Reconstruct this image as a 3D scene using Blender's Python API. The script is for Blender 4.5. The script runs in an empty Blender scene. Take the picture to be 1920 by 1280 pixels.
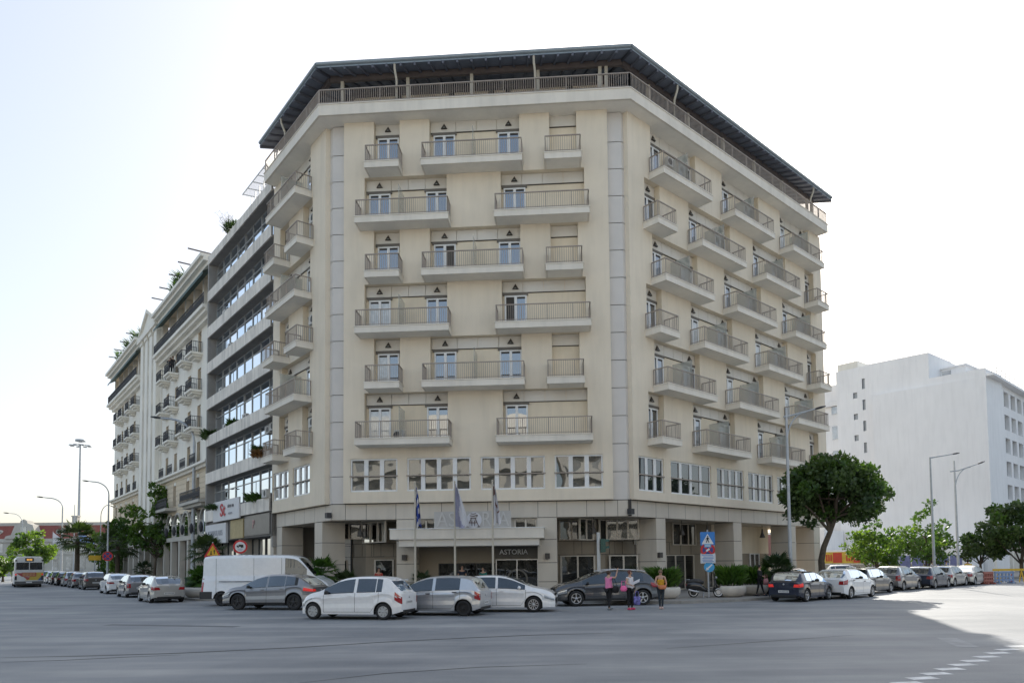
import bpy, bmesh, math, random
from mathutils import Vector, Matrix
random.seed(7)
R_ = math.radians
scene = bpy.context.scene
COL = scene.collection
# ------------------------------------------------------------------ helpers
class MB:
    def __init__(s): s.v=[]; s.f=[]; s.m=[]; s.s=[]
    def add(s, vs, fs, m=0, sm=False):
        b=len(s.v); s.v.extend([tuple(p) for p in vs])
        for f in fs: s.f.append([b+i for i in f]); s.m.append(m); s.s.append(sm)
    def quad(s,a,b,c,d,m=0,sm=False): s.add([a,b,c,d],[(0,1,2,3)],m,sm)
    def poly(s,ps,m=0): s.add(ps,[tuple(range(len(ps)))],m)
    def hexa(s,p,m=0):   # 8 points: bottom 4, top 4
        s.add(p,[(3,2,1,0),(4,5,6,7),(0,1,5,4),(1,2,6,5),(2,3,7,6),(3,0,4,7)],m)
    def box(s,x0,x1,y0,y1,z0,z1,m=0):
        s.hexa([(x0,y0,z0),(x1,y0,z0),(x1,y1,z0),(x0,y1,z0),(x0,y0,z1),(x1,y0,z1),(x1,y1,z1),(x0,y1,z1)],m)
    def fbox(s,fr,u0,u1,d0,d1,z0,z1,m=0):
        P=fr.pt
        s.hexa([P(u0,d1,z0),P(u1,d1,z0),P(u1,d0,z0),P(u0,d0,z0),P(u0,d1,z1),P(u1,d1,z1),P(u1,d0,z1),P(u0,d0,z1)],m)
    def fquad(s,fr,u0,u1,z0,z1,d=0,m=0):
        P=fr.pt; s.quad(P(u0,d,z0),P(u1,d,z0),P(u1,d,z1),P(u0,d,z1),m)
    def bar(s,a,b,w,h=None,m=0):
        a=Vector(a);b=Vector(b);t=(b-a).normalized();h=h or w
        up=Vector((0,0,1)) if abs(t.z)<.95 else Vector((1,0,0))
        x=t.cross(up).normalized()*w/2; y=x.cross(t).normalized()*h/2
        s.hexa([a-x-y,a+x-y,a+x+y,a-x+y,b-x-y,b+x-y,b+x+y,b-x+y],m)
    def tube(s,pts,r,n=8,m=0,cap=True,sm=True):
        pts=[Vector(p) for p in pts]; k=len(pts)
        if not hasattr(r,'__len__'): r=[r]*k
        vs=[]; t0=None; x=None
        for i,p in enumerate(pts):
            t=(pts[min(i+1,k-1)]-pts[max(i-1,0)]).normalized()
            if x is None:
                x=t.cross(Vector((0,0,1)) if abs(t.z)<.9 else Vector((1,0,0))).normalized()
            else:
                x=(x-t*x.dot(t)).normalized()
            y=t.cross(x)
            for j in range(n):
                a=2*math.pi*j/n; vs.append(p+(x*math.cos(a)+y*math.sin(a))*r[i])
        fs=[(i*n+j,i*n+(j+1)%n,(i+1)*n+(j+1)%n,(i+1)*n+j) for i in range(k-1) for j in range(n)]
        s.add(vs,fs,m,sm)
        if cap:
            s.add(vs[:n],[tuple(range(n-1,-1,-1))],m); s.add(vs[-n:],[tuple(range(n))],m)
    def prism(s,poly,z0,z1,m=0,mt=None):
        n=len(poly)
        vs=[(p[0],p[1],z0) for p in poly]+[(p[0],p[1],z1) for p in poly]
        s.add(vs,[(i,(i+1)%n,n+(i+1)%n,n+i) for i in range(n)],m)
        s.add(vs[:n],[tuple(range(n-1,-1,-1))],m); s.add(vs[n:],[tuple(range(n))],m if mt is None else mt)
    def fprism(s,fr,poly,d0,d1,m=0):   # polygon in (u,z), extruded along d
        n=len(poly); vs=[fr.pt(p[0],d0,p[1]) for p in poly]+[fr.pt(p[0],d1,p[1]) for p in poly]
        s.add(vs,[(i,(i+1)%n,n+(i+1)%n,n+i) for i in range(n)],m)
        s.add(vs[:n],[tuple(range(n-1,-1,-1))],m); s.add(vs[n:],[tuple(range(n))],m)
    def lathe(s,prof,c=(0,0,0),n=16,m=0,sm=True,axis='z'):
        vs=[]
        for r,z in prof:
            for j in range(n):
                a=2*math.pi*j/n; p=(r*math.cos(a),r*math.sin(a),z)
                if axis=='y': p=(p[0],p[2],p[1])
                vs.append((c[0]+p[0],c[1]+p[1],c[2]+p[2]))
        k=len(prof)
        s.add(vs,[(i*n+j,i*n+(j+1)%n,(i+1)*n+(j+1)%n,(i+1)*n+j) for i in range(k-1) for j in range(n)],m,sm)
    def ball(s,c,r,m=0,n=8,k=5):
        r=r if hasattr(r,'__len__') else (r,r,r)
        pr=[(math.sin(math.pi*i/k),-math.cos(math.pi*i/k)) for i in range(k+1)]
        vs=[]
        for q,z in pr:
            for j in range(n):
                a=2*math.pi*j/n; vs.append((c[0]+r[0]*q*math.cos(a),c[1]+r[1]*q*math.sin(a),c[2]+r[2]*z))
        s.add(vs,[(i*n+j,i*n+(j+1)%n,(i+1)*n+(j+1)%n,(i+1)*n+j) for i in range(k) for j in range(n)],m,True)
    def build(s,name,mats,parent=None,origin=None):
        me=bpy.data.meshes.new(name)
        o=origin if origin is not None else (ORG.get(parent.name,(0,0,0)) if parent else (0,0,0))
        me.from_pydata([(p[0]-o[0],p[1]-o[1],p[2]-o[2]) for p in s.v],[],s.f)
        mats=mats if isinstance(mats,(list,tuple)) else [mats]
        for m in mats: me.materials.append(m)
        me.polygons.foreach_set('material_index',s.m); me.polygons.foreach_set('use_smooth',s.s)
        me.update()
        ob=bpy.data.objects.new(name,me); COL.objects.link(ob)
        if parent is not None:
            ob.parent=parent; ORG[ob.name]=o
        return ob
ORG={}
def tag(o,label=None,cat=None,group=None,kind=None):
    if label: o['label']=label
    if cat: o['category']=cat
    if group: o['group']=group
    if kind: o['kind']=kind
    return o
def thing(name,label,cat,loc=(0,0,0),rz=0,group=None,world=False):
    o=bpy.data.objects.new(name,None); COL.objects.link(o); o.location=loc; o.rotation_euler=(0,0,rz)
    o.empty_display_size=.3
    ORG[o.name]=tuple(loc) if world else (0,0,0)
    return tag(o,label,cat,group)
def copy_tree(o,parent=None):
    c=o.copy(); COL.objects.link(c)
    if parent is not None: c.parent=parent
    for ch in list(o.children): copy_tree(ch,c)
    return c
class Fr:
    def __init__(s,o,u,n): s.o=o; s.u=u; s.n=n
    def pt(s,u,d,z): return (s.o[0]+s.u[0]*u+s.n[0]*d, s.o[1]+s.u[1]*u+s.n[1]*d, z)
def isect(a,u,b,v):
    det=-u[0]*v[1]+u[1]*v[0]; dx,dy=b[0]-a[0],b[1]-a[1]; t=(-dx*v[1]+dy*v[0])/det
    return (a[0]+u[0]*t,a[1]+u[1]*t)
def text_mb(mb,body,size,place,depth=.02,m=0,bold=0,sx=1.0,align='CENTER'):
    """text outline laid out with place(x,y,d) -> world point"""
    cu=bpy.data.curves.new('lettering','FONT'); cu.body=body; cu.size=size; cu.align_x=align; cu.align_y='CENTER'
    cu.extrude=depth/2; cu.offset=bold; cu.resolution_u=3
    ob=bpy.data.objects.new('lettering',cu); COL.objects.link(ob)
    dg=bpy.context.evaluated_depsgraph_get(); me=bpy.data.meshes.new_from_object(ob.evaluated_get(dg))
    mb.add([place(v.co.x*sx,v.co.y,v.co.z) for v in me.vertices],[tuple(p.vertices) for p in me.polygons],m)
    bpy.data.objects.remove(ob); bpy.data.curves.remove(cu); bpy.data.meshes.remove(me)
# ------------------------------------------------------------------ materials
def nodes(name):
    m=bpy.data.materials.new(name); m.use_nodes=True; nt=m.node_tree; nt.nodes.clear()
    out=nt.nodes.new('ShaderNodeOutputMaterial'); return m,nt,out
def N(nt,t,**k):
    n=nt.nodes.new(t)
    for a,b in k.items():
        if a in n.inputs.keys() if hasattr(n.inputs,'keys') else False: n.inputs[a].default_value=b
        else: setattr(n,a,b)
    return n
def ramp(nt,src,a,b,p0=.3,p1=.7):
    r=nt.nodes.new('ShaderNodeValToRGB'); r.color_ramp.elements[0].position=p0; r.color_ramp.elements[1].position=p1
    r.color_ramp.elements[0].color=(*a,1); r.color_ramp.elements[1].color=(*b,1)
    nt.links.new(src,r.inputs[0]); return r
def noise(nt,scale,detail=4,rough=.6,sc=(1,1,1),coord='Object'):
    tc=nt.nodes.new('ShaderNodeTexCoord'); mp=nt.nodes.new('ShaderNodeMapping'); mp.inputs['Scale'].default_value=sc
    nt.links.new(tc.outputs[coord],mp.inputs['Vector'])
    n=nt.nodes.new('ShaderNodeTexNoise'); n.inputs['Scale'].default_value=scale; n.inputs['Detail'].default_value=detail
    n.inputs['Roughness'].default_value=rough
    nt.links.new(mp.outputs[0],n.inputs['Vector']); return n
def mul(nt,a,b,fac=1.0):
    x=nt.nodes.new('ShaderNodeMix'); x.data_type='RGBA'; x.blend_type='MULTIPLY'; x.inputs[0].default_value=fac
    nt.links.new(a,x.inputs[6]); nt.links.new(b,x.inputs[7]); return x.outputs[2]
def mat(name,col,rough=.7,metal=0,var=.1,scale=2.0,streak=0,bump=0,bscale=30,coat=0,spec=.5,emit=None,estr=0):
    m,nt,out=nodes(name)
    b=nt.nodes.new('ShaderNodeBsdfPrincipled'); b.inputs['Roughness'].default_value=rough; b.inputs['Metallic'].default_value=metal
    b.inputs['Coat Weight'].default_value=coat; b.inputs['Coat Roughness'].default_value=.05; b.inputs['Specular IOR Level'].default_value=spec
    if emit: b.inputs['Emission Color'].default_value=(*emit,1); b.inputs['Emission Strength'].default_value=estr
    if var>0:
        n=noise(nt,scale); r=ramp(nt,n.outputs[0],[c*(1-var) for c in col],[min(1,c*(1+var)) for c in col])
        c=r.outputs[0]
        if streak>0:
            n2=noise(nt,2.2,3,.6,(1,1,.12)); r2=ramp(nt,n2.outputs[0],(1-streak,)*3,(1,1,1),.32,.55); c=mul(nt,c,r2.outputs[0])
        nt.links.new(c,b.inputs['Base Color'])
    else: b.inputs['Base Color'].default_value=(*col,1)
    if bump>0:
        n3=noise(nt,bscale,3); bp=nt.nodes.new('ShaderNodeBump'); bp.inputs['Strength'].default_value=bump; bp.inputs['Distance'].default_value=.02
        nt.links.new(n3.outputs[0],bp.inputs['Height']); nt.links.new(bp.outputs[0],b.inputs['Normal'])
    nt.links.new(b.outputs[0],out.inputs[0]); return m
def glass(name,dark=(.02,.025,.03),base=.28,wave=.0,wscale=1.2,tint=(.9,.95,1.0),rough=.015,var=.5,vs=.6):
    """window pane: mirror-like reflection over a dim interior"""
    m,nt,out=nodes(name)
    d=nt.nodes.new('ShaderNodeBsdfDiffuse'); n=noise(nt,vs,3); r=ramp(nt,n.outputs[0],[c*(1-var) for c in dark],[c*(1+var*2) for c in dark]); nt.links.new(r.outputs[0],d.inputs[0])
    g=nt.nodes.new('ShaderNodeBsdfGlossy'); g.inputs['Roughness'].default_value=rough; g.inputs[0].default_value=(*tint,1)
    f=nt.nodes.new('ShaderNodeFresnel'); f.inputs[0].default_value=1.5
    ma=nt.nodes.new('ShaderNodeMath'); ma.operation='ADD'; ma.use_clamp=True; ma.inputs[1].default_value=base; nt.links.new(f.outputs[0],ma.inputs[0])
    x=nt.nodes.new('ShaderNodeMixShader'); nt.links.new(ma.outputs[0],x.inputs[0]); nt.links.new(d.outputs[0],x.inputs[1]); nt.links.new(g.outputs[0],x.inputs[2])
    if wave>0:
        n2=noise(nt,wscale,1,.4); bp=nt.nodes.new('ShaderNodeBump'); bp.inputs['Strength'].default_value=wave; bp.inputs['Distance'].default_value=.1
        nt.links.new(n2.outputs[0],bp.inputs['Height']); nt.links.new(bp.outputs[0],g.inputs['Normal'])
    nt.links.new(x.outputs[0],out.inputs[0]); return m
def leaf(name,c0,c1,trans=.35,scale=.7):
    m,nt,out=nodes(name)
    n=noise(nt,scale,3); r=ramp(nt,n.outputs[0],c0,c1,.35,.65)
    d=nt.nodes.new('ShaderNodeBsdfPrincipled'); d.inputs['Roughness'].default_value=.5; nt.links.new(r.outputs[0],d.inputs['Base Color'])
    t=nt.nodes.new('ShaderNodeBsdfTranslucent'); mx=nt.nodes.new('ShaderNodeMix'); mx.data_type='RGBA'; mx.blend_type='MULTIPLY'; mx.inputs[0].default_value=1
    nt.links.new(r.outputs[0],mx.inputs[6]); mx.inputs[7].default_value=(2.2,2.4,.9,1); nt.links.new(mx.outputs[2],t.inputs[0])
    x=nt.nodes.new('ShaderNodeMixShader'); x.inputs[0].default_value=trans
    nt.links.new(d.outputs[0],x.inputs[1]); nt.links.new(t.outputs[0],x.inputs[2]); nt.links.new(x.outputs[0],out.inputs[0]); return m
def paint(name,col,metal=0.0,rough=.35):
    m=mat(name,col,rough,metal,.04,6,coat=1.0); return m
PL=mat('plaster_cream',(.785,.69,.55),.85,var=.06,scale=.3,streak=.06,bump=.08,bscale=40)
PLR=mat('plaster_recess',(.785,.685,.53),.85,var=.07,scale=.6,streak=.06)
SLAB=mat('slab_render',(.78,.72,.625),.85,var=.06,scale=.5,streak=.08)
PANEL=mat('cladding_panel',(.60,.54,.455),.55,var=.06,scale=.5,streak=.06)
CORNER=mat('corner_cladding',(.64,.60,.555),.5,var=.05,scale=.5)
SOFFW=mat('soffit_render',(.86,.82,.74),.9,var=.04)
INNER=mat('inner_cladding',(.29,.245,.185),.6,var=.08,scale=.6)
LINTEL=mat('lintel_panel',(.70,.66,.59),.5,var=.05,scale=.6)
GROOVE=mat('joint_shadow',(.06,.055,.05),.9,var=0)
RAIL=mat('rail_bronze',(.34,.285,.24),.5,var=.1,scale=3)
BLIND=mat('blind_box',(.16,.145,.125),.7,var=.1)
WHITE=mat('white_frame',(.80,.80,.79),.45,var=.04)
GLW=glass('ribbon_glass',(.022,.025,.024),.11,wave=.08,wscale=.9)
GLD=glass('door_glass',(.015,.02,.035),.26,wave=.03,wscale=.8)
GLDC=glass('door_glass_curtain',(.50,.50,.48),.10,var=.12,vs=5)
GLDK=glass('door_glass_dark',(.012,.013,.016),.22,wave=.05)
GLS=glass('shop_glass',(.02,.02,.018),.05,wave=.05,vs=1.5,var=.9)
FROST=mat('frosted_glass',(.44,.49,.46),.25,var=.05)
def sheer(name,col,t):
    m,nt,out=nodes(name); a=nt.nodes.new('ShaderNodeBsdfTransparent'); b=nt.nodes.new('ShaderNodeBsdfPrincipled'); n=noise(nt,2,2); r=ramp(nt,n.outputs[0],[c*.95 for c in col],col); nt.links.new(r.outputs[0],b.inputs['Base Color']); b.inputs['Roughness'].default_value=.15
    x=nt.nodes.new('ShaderNodeMixShader'); x.inputs[0].default_value=1-t; nt.links.new(a.outputs[0],x.inputs[1]); nt.links.new(b.outputs[0],x.inputs[2]); nt.links.new(x.outputs[0],out.inputs[0]); return m
DIV=sheer('divider_glass',(.52,.54,.50),.55)
LAMP=mat('lamp_bronze',(.055,.048,.042),.5,var=.1)
DARK=mat('dark_metal',(.03,.03,.032),.5,var=.1)
BLACK=mat('black_rubber',(.018,.018,.019),.75,var=.15,scale=8)
SOFF=mat('soffit_boards',(.20,.22,.27),.8,var=.15,scale=1.2)
RAFT=mat('rafter_wood',(.14,.15,.185),.8,var=.15)
BEAM=mat('beam_brown',(.12,.10,.095),.7,var=.15)
ROOFM=mat('roof_metal',(.27,.31,.335),.4,metal=.3,var=.08,scale=2)
POST=mat('post_cream',(.52,.47,.38),.6,var=.05)
GALV=mat('galvanised_steel',(.42,.44,.46),.5,metal=.35,var=.1,scale=3)
CONC=mat('concrete',(.80,.745,.665),.9,var=.12,scale=.9,streak=.25,bump=.15,bscale=20)
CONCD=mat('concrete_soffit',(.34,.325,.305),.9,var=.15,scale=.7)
CREAM=mat('cream_render',(.88,.835,.74),.85,var=.05,scale=.4,streak=.06)
PEACH=mat('peach_render',(.74,.62,.46),.85,var=.06,scale=.4)
IRON=mat('wrought_iron',(.045,.045,.05),.6,var=0)
WWALL=mat('white_wall',(.90,.885,.87),.9,var=.05,scale=.12,streak=.05)
STONE=mat('pale_stone',(.52,.49,.43),.9,var=.1,scale=.5)
TILE=mat('red_roof_tile',(.25,.075,.055),.85,var=.2,scale=3)
ACW=mat('ac_casing',(.55,.54,.51),.6,var=.06)
PAVE=mat('pavement_slabs',(.30,.28,.255),.85,var=.12,scale=2.5,bump=.2,bscale=12)
KERB=mat('kerb_stone',(.30,.285,.26),.85,var=.14,scale=3)
PLANT=mat('planter_concrete',(.64,.59,.52),.8,var=.08,scale=2,streak=.08)
BARK=mat('bark',(.09,.07,.05),.95,var=.3,scale=6,bump=.6,bscale=18)
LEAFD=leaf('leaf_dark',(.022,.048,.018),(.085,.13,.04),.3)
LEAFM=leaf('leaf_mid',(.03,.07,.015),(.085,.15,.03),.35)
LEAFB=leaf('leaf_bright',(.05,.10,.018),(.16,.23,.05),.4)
LEAFP=leaf('palm_leaf',(.02,.04,.016),(.06,.09,.03),.2)
LEAFY=leaf('hedge_leaf',(.035,.085,.015),(.10,.18,.03),.3)
RUBBER=BLACK
CHROME=mat('alloy',(.55,.56,.58),.3,metal=.8,var=.05)
HUB=mat('hubcap_silver',(.48,.49,.50),.35,metal=.5,var=.04)
ALLOYD=mat('dark_alloy',(.05,.05,.053),.4,metal=.5,var=.05)
CARGL=glass('car_glass',(.012,.015,.02),.06,tint=(.82,.91,1.0),rough=.01,var=.6,vs=2.0)
TLR=mat('tail_lens_red',(.35,.012,.015),.15,var=.15,scale=14,coat=1)
TLL=mat('tail_lens_lit',(.5,.02,.02),.2,var=0,emit=(1,.06,.04),estr=.3)
HLM=mat('headlamp_lens',(.50,.52,.54),.1,metal=.4,var=.25,scale=16,coat=1)
PLATE=mat('plate_white',(.68,.68,.66),.5,var=.05)
GRILLE=mat('grille_black',(.015,.015,.016),.4,var=0)
# ------------------------------------------------------------------ corner hotel
FL=(-10.3433,39.6649); FRp=(6.4803,38.5005)
TH,THR,THL=-.0691,.7306,-.9027
uf=(math.cos(TH),math.sin(TH)); ur=(math.cos(THR),math.sin(THR)); ul=(math.cos(math.pi+THL),math.sin(math.pi+THL))
nf=(uf[1],-uf[0]); nr=(ur[1],-ur[0]); nl=(-ul[1],ul[0])
F=Fr(FL,uf,nf); R=Fr(FRp,ur,nr); L=Fr(FL,ul,nl)
FLEN=16.864; RLEN=24.3; LLEN=8.95
ZB=5.42; ZT=27.42; ZB0=4.5
ZF=[24.5-3.12*i for i in range(6)]; ST=.38
def corner(d,which):
    return isect(L.pt(0,d,0)[:2],ul,F.pt(0,d,0)[:2],uf) if which=='L' else isect(F.pt(0,d,0)[:2],uf,R.pt(0,d,0)[:2],ur)
def outline(d,le=LLEN,re=RLEN): return [L.pt(le,d,0)[:2],corner(d,'L'),corner(d,'R'),R.pt(re,d,0)[:2]]
def back(le,re,d=0):
    a=L.pt(le,d,0)[:2]; b=R.pt(re,d,0)[:2]
    return isect(a,(-nl[0],-nl[1]),b,(-nr[0],-nr[1]))
hotel=thing('hotel_building','beige eight storey corner hotel with stacked balconies and overhanging dark roof','building',(FL[0],FL[1],0),world=True)
def cells(us,zs,holes):
    for a,b in zip(us,us[1:]):
        for c,d in zip(zs,zs[1:]):
            mu,mz=(a+b)/2,(c+d)/2
            h=None
            for q in holes:
                if q[0]<mu<q[1] and q[2]<mz<q[3]: h=q
            yield a,b,c,d,h
def holed_wall(mb,fr,u0,u1,z0,z1,holes,depth,th,m=0,mr=1,mb_back=1):
    us=sorted(set([u0,u1]+[x for h in holes for x in h[:2]])); zs=sorted(set([z0,z1]+[x for h in holes for x in h[2:4]]))
    for a,b,c,d,h in cells(us,zs,holes):
        if h is None: mb.fquad(fr,a,b,c,d,0,m)
    P=fr.pt
    for h in holes:
        a,b,c,d=h[:4]; dp=h[4] if len(h)>4 else depth
        mb.quad(P(a,0,c),P(a,0,d),P(a,-dp,d),P(a,-dp,c),mr); mb.quad(P(b,0,c),P(b,-dp,c),P(b,-dp,d),P(b,0,d),mr)
        mb.quad(P(a,0,d),P(b,0,d),P(b,-dp,d),P(a,-dp,d),mr); mb.quad(P(a,0,c),P(a,-dp,c),P(b,-dp,c),P(b,0,c),mr)
        mb.fquad(fr,a,b,c,d,-dp,mb_back)
    mb.quad(P(u0,0,z0),P(u1,0,z0),P(u1,-th,z0),P(u0,-th,z0),mr)
    mb.quad(P(u0,0,z0),P(u0,0,z1),P(u0,-th,z1),P(u0,-th,z0),m); mb.quad(P(u1,0,z0),P(u1,0,z1),P(u1,-th,z1),P(u1,-th,z0),m)
DW=1.26
FA=dict(balc=[(2.35,4.3,[],''),(5.55,11.2,[8.45],''),(12.42,14.45,[],'')],rec=[(2.62,4.12,[(2.75,4.0)]),(5.85,11.0,[(6.02,7.28),(9.74,11.0)]),(12.7,14.22,[])])
FB=dict(balc=[(1.8,7.07,[4.28],''),(9.62,14.85,[],'')],rec=[(2.08,6.83,[(2.25,3.5),(5.58,6.83)]),(9.92,14.62,[(10.05,11.3)])])
RA=dict(balc=[(2.25,7.25,[4.75],''),(9.85,15.0,[12.4],''),(17.65,22.55,[20.1],'')],rec=[(2.45,7.05,[(2.55,3.8),(5.8,7.05)]),(10.08,14.8,[(10.2,11.45),(13.55,14.8)]),(17.85,22.35,[(17.95,19.2),(21.1,22.35)])])
RB=dict(balc=[(1.62,3.46,[],''),(6.03,11.12,[8.6],''),(13.7,18.65,[16.2],''),(21.3,23.15,[],'')],rec=[(1.8,3.25,[(1.9,3.15)]),(6.2,10.95,[(6.3,7.55),(9.7,10.95)]),(13.87,18.45,[(13.97,15.22),(17.2,18.45)]),(21.5,22.95,[(21.6,22.85)])])
LA=dict(balc=[(2.5,7.5,[5.0],'')],rec=[(2.72,7.3,[(2.8,4.05),(6.05,7.3)])])
LB=dict(balc=[(2.2,4.15,[],''),(6.0,7.95,[],'')],rec=[(2.38,3.85,[(2.5,3.75)]),(6.2,7.75,[(6.35,7.6)])])
WIN={'F':[(1.27,3.96,3),(4.5,8.1,4),(8.65,12.23,4),(12.76,15.41,3)],'R':[(.8,3.13,3),(3.8,8.0,4),(8.68,11.88,4),(12.45,15.76,4),(16.36,19.75,4),(20.3,23.2,3)],'L':[(2.64,5.32,3),(6.05,8.8,3)]}
WZ={'F':(6.05,7.91),'R':(5.93,7.88),'L':(6.2,8.02)}
PAN={'F':(.87,15.95),'R':(.34,RLEN),'L':(.5,LLEN)}
FRS={'F':F,'R':R,'L':L}; PAT={'F':(FA,FB),'R':(RA,RB),'L':(LA,LB)}
def railing_mb(fr,u0,u1,d0,d1,z,h=.92,ends=(1,1),sp=.115):
    mb=MB(); P=fr.pt
    segs=[((u0,d1),(u1,d1))]
    if ends[0]: segs.append(((u0,d0),(u0,d1)))
    if ends[1]: segs.append(((u1,d0),(u1,d1)))
    for (a,b) in segs:
        A=P(a[0],a[1],z+h);B=P(b[0],b[1],z+h); mb.bar(A,B,.06,.05)
        A=P(a[0],a[1],z+.09);B=P(b[0],b[1],z+.09); mb.bar(A,B,.03,.03)
        ln=math.dist(a,b); k=max(2,int(ln/sp))
        for i in range(k+1):
            t=i/k; u=a[0]+(b[0]-a[0])*t; d=a[1]+(b[1]-a[1])*t
            w=.019 if i%12 else .045
            mb.bar(P(u,d,z),P(u,d,z+h),w,w)
    return mb
nlamp=0
def tri_lamp(fr,u,z,d):
    mb=MB(); P=fr.pt; w=.18;h=.32
    A=[P(u-w,d,z),P(u+w,d,z),P(u,d,z+h)]; o=.12
    B=[P(u-w*.95,d+o,z),P(u+w*.95,d+o,z),P(u,d+.03,z+h)]
    mb.add(A+B,[(0,1,4,3),(1,2,5,4),(2,0,3,5),(3,4,5)],0)
    ob=mb.build('wall_lamp',LAMP,hotel)
    m2=MB(); m2.fbox(fr,u-.05,u+.05,d+.09,d+.118,z+.04,z+.06,0); m2.build('lamp_lens',FROST,ob)
drr=random.Random(17)
def door(fr,u0,u1,z0,z1,d,open_leaf=None,gl=None):
    gl=gl or drr.choice([GLD,GLD,GLD,GLDK,GLDC])
    fr_=MB(); fw=.085
    um=(u0+u1)/2
    fr_.fbox(fr,u0,u1,d,d+.09,z1-fw,z1); fr_.fbox(fr,u0,u1,d,d+.09,z0,z0+.06)
    for a,b in ((u0,u0+fw),(u1-fw,u1),(um-fw*.9,um+fw*.9)): fr_.fbox(fr,a,b,d,d+.088,z0+.06,z1-fw)
    for a,b in ((u0+fw,um-fw*.9),(um+fw*.9,u1-fw)): fr_.fbox(fr,a,b,d+.046,d+.06,z1-fw-.10,z1-fw-.012,1)
    ob=fr_.build('balcony_door',[WHITE,GROOVE],hotel)
    for k,(a,b) in enumerate(((u0+fw,um-fw*.9),(um+fw*.9,u1-fw))):
        g=MB(); g.fbox(fr,a,b,d+.005,d+.045,z0+.06,z1-fw)
        if open_leaf==k: g.build('open_leaf',GROOVE,ob)
        else: g.build('pane',gl if drr.random()<.85 else GLD,ob)
    return ob
wall=MB()
rr=random.Random(3)
for key in 'LFR':
    fr=FRS[key]; A,B=PAT[key]; holes=[]
    for i in range(6):
        p=(A,B)[i%2]; top=ZT-.003 if i==0 else ZF[i-1]-ST
        for (a,b,doors) in p['rec']: holes.append((a,b,ZF[i],top,.45))
    for (a,b,n) in WIN[key]: holes.append((a,b,WZ[key][0],WZ[key][1],.16))
    holed_wall(wall,fr,PAN[key][0],PAN[key][1],ZB,ZT,holes,.45,.33)
hw=wall.build('facade_wall',[PL,PLR],hotel)
# core block behind the facade
core=MB()
co=outline(-.48,LLEN,RLEN); core.prism(co+[back(LLEN,RLEN)],ZB0+.02,ZT,0,0)
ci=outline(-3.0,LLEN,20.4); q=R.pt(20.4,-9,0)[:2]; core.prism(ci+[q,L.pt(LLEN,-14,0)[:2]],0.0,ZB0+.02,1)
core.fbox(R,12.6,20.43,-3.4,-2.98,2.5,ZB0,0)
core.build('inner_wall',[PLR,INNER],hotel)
for key in 'LFR':
    fr=FRS[key]; A,B=PAT[key]
    for i in range(6):
        p=(A,B)[i%2]; top=ZT if i==0 else ZF[i-1]-ST
        hgt=top-ZF[i]; lz=top-.62
        for (a,b,doors) in p['rec']:
            lm=MB(); n=max(1,round((b-a)/1.3)); 
            if not doors: n=1
            e=[a+(b-a)*k/n for k in range(n+1)]
            if len(doors)==2: e=[a,doors[0][1]+.05]+[doors[0][1]+.05+(doors[1][0]-.05-doors[0][1]-.05)*k/2 for k in (1,)]+[doors[1][0]-.05,b]
            for c0,c1 in zip(e,e[1:]): lm.fbox(fr,c0+.012,c1-.012,-.449,-.36,lz,top-.01,0)
            lm.fbox(fr,a+.003,b-.003,-.449,-.40,lz-.035,lz,1)
            for (c0,c1) in doors: lm.fbox(fr,max(a+.004,c0-.1),min(b-.004,c1+.08),-.448,-.33,lz-.17,lz-.03,2)
            lm.build('lintel_panel',[LINTEL,GROOVE,BLIND],hotel)
            for k,(c0,c1) in enumerate(doors):
                tri_lamp(fr,(c0+c1)/2,lz+.17,-.36)
                ol=None
                if key=='F' and i==3 and a>9: ol=0
                if key=='F' and i==2 and a<7 and k==0 and a>5: ol=1
                door(fr,c0,c1,ZF[i]+.02,lz-.172,-.449,ol,GLDC if (key=='F' and i in(3,4) and c0<3) else (GLD if key=='F' and i<4 else None))
        for (a,b,divs,_) in p['balc']:
            s=MB(); z=ZF[i]
            s.fbox(fr,a,b,.002,1.06,z-ST,z-.05,0); s.fbox(fr,a-.03,b+.03,.002,1.09,z-.05,z,0)
            s.fquad(fr,a,a,z,z) if False else s.fbox(fr,a+.1,b-.1,.004,.96,z-ST-.004,z-ST+.02,1)
            ob=s.build('balcony',[SLAB,SOFFW],hotel)
            railing_mb(fr,a+.05,b-.05,.03,1.0,z).build('railing',RAIL,ob)
            for dv in divs:
                g=MB(); g.fbox(fr,dv-.015,dv+.015,-.40,.97,z+.02,z+1.75); g.build('divider',DIV,ob)
    for (a,b,n) in WIN[key]:
        z0,z1=WZ[key]; w=MB(); fw=.09; d0,d1=-.158,-.07
        w.fbox(fr,a,b,d0,d1,z1-fw,z1-.002); w.fbox(fr,a,b,d0,d1,z0+.002,z0+fw)
        e=[a+(b-a)*k/n for k in range(n+1)]
        for k,x in enumerate(e):
            hwid=fw if k in(0,n) else .12
            lo,hi=max(a+.002,x-(0 if k==0 else hwid)),min(b-.002,x+(0 if k==n else hwid))
            if k==0: hi=x+fw
            if k==n: lo=x-fw
            w.fbox(fr,lo,hi,d0,d1-.003,z0+fw,z1-fw)
        ob=w.build('window',WHITE,hotel)
        for k in range(n):
            g=MB(); c0=e[k]+(fw if k==0 else .12); c1=e[k+1]-(fw if k==n-1 else .12)
            # each pane hangs at a very slightly different angle
            t=rr.uniform(-.018,.018); s=rr.uniform(-.012,.012); P=fr.pt
            g.quad(P(c0,-.13-t,z0+fw),P(c1,-.13+t,z0+fw),P(c1,-.13+t+s,z1-fw),P(c0,-.13-t+s,z1-fw)); g.build('pane',GLW,ob)
        m=MB(); m.fbox(fr,a-.04,b+.04,-.055,.03,(z0+z1)/2-.09,(z0+z1)/2-.03); m.build('guard_bar',RAIL,ob)
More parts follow.
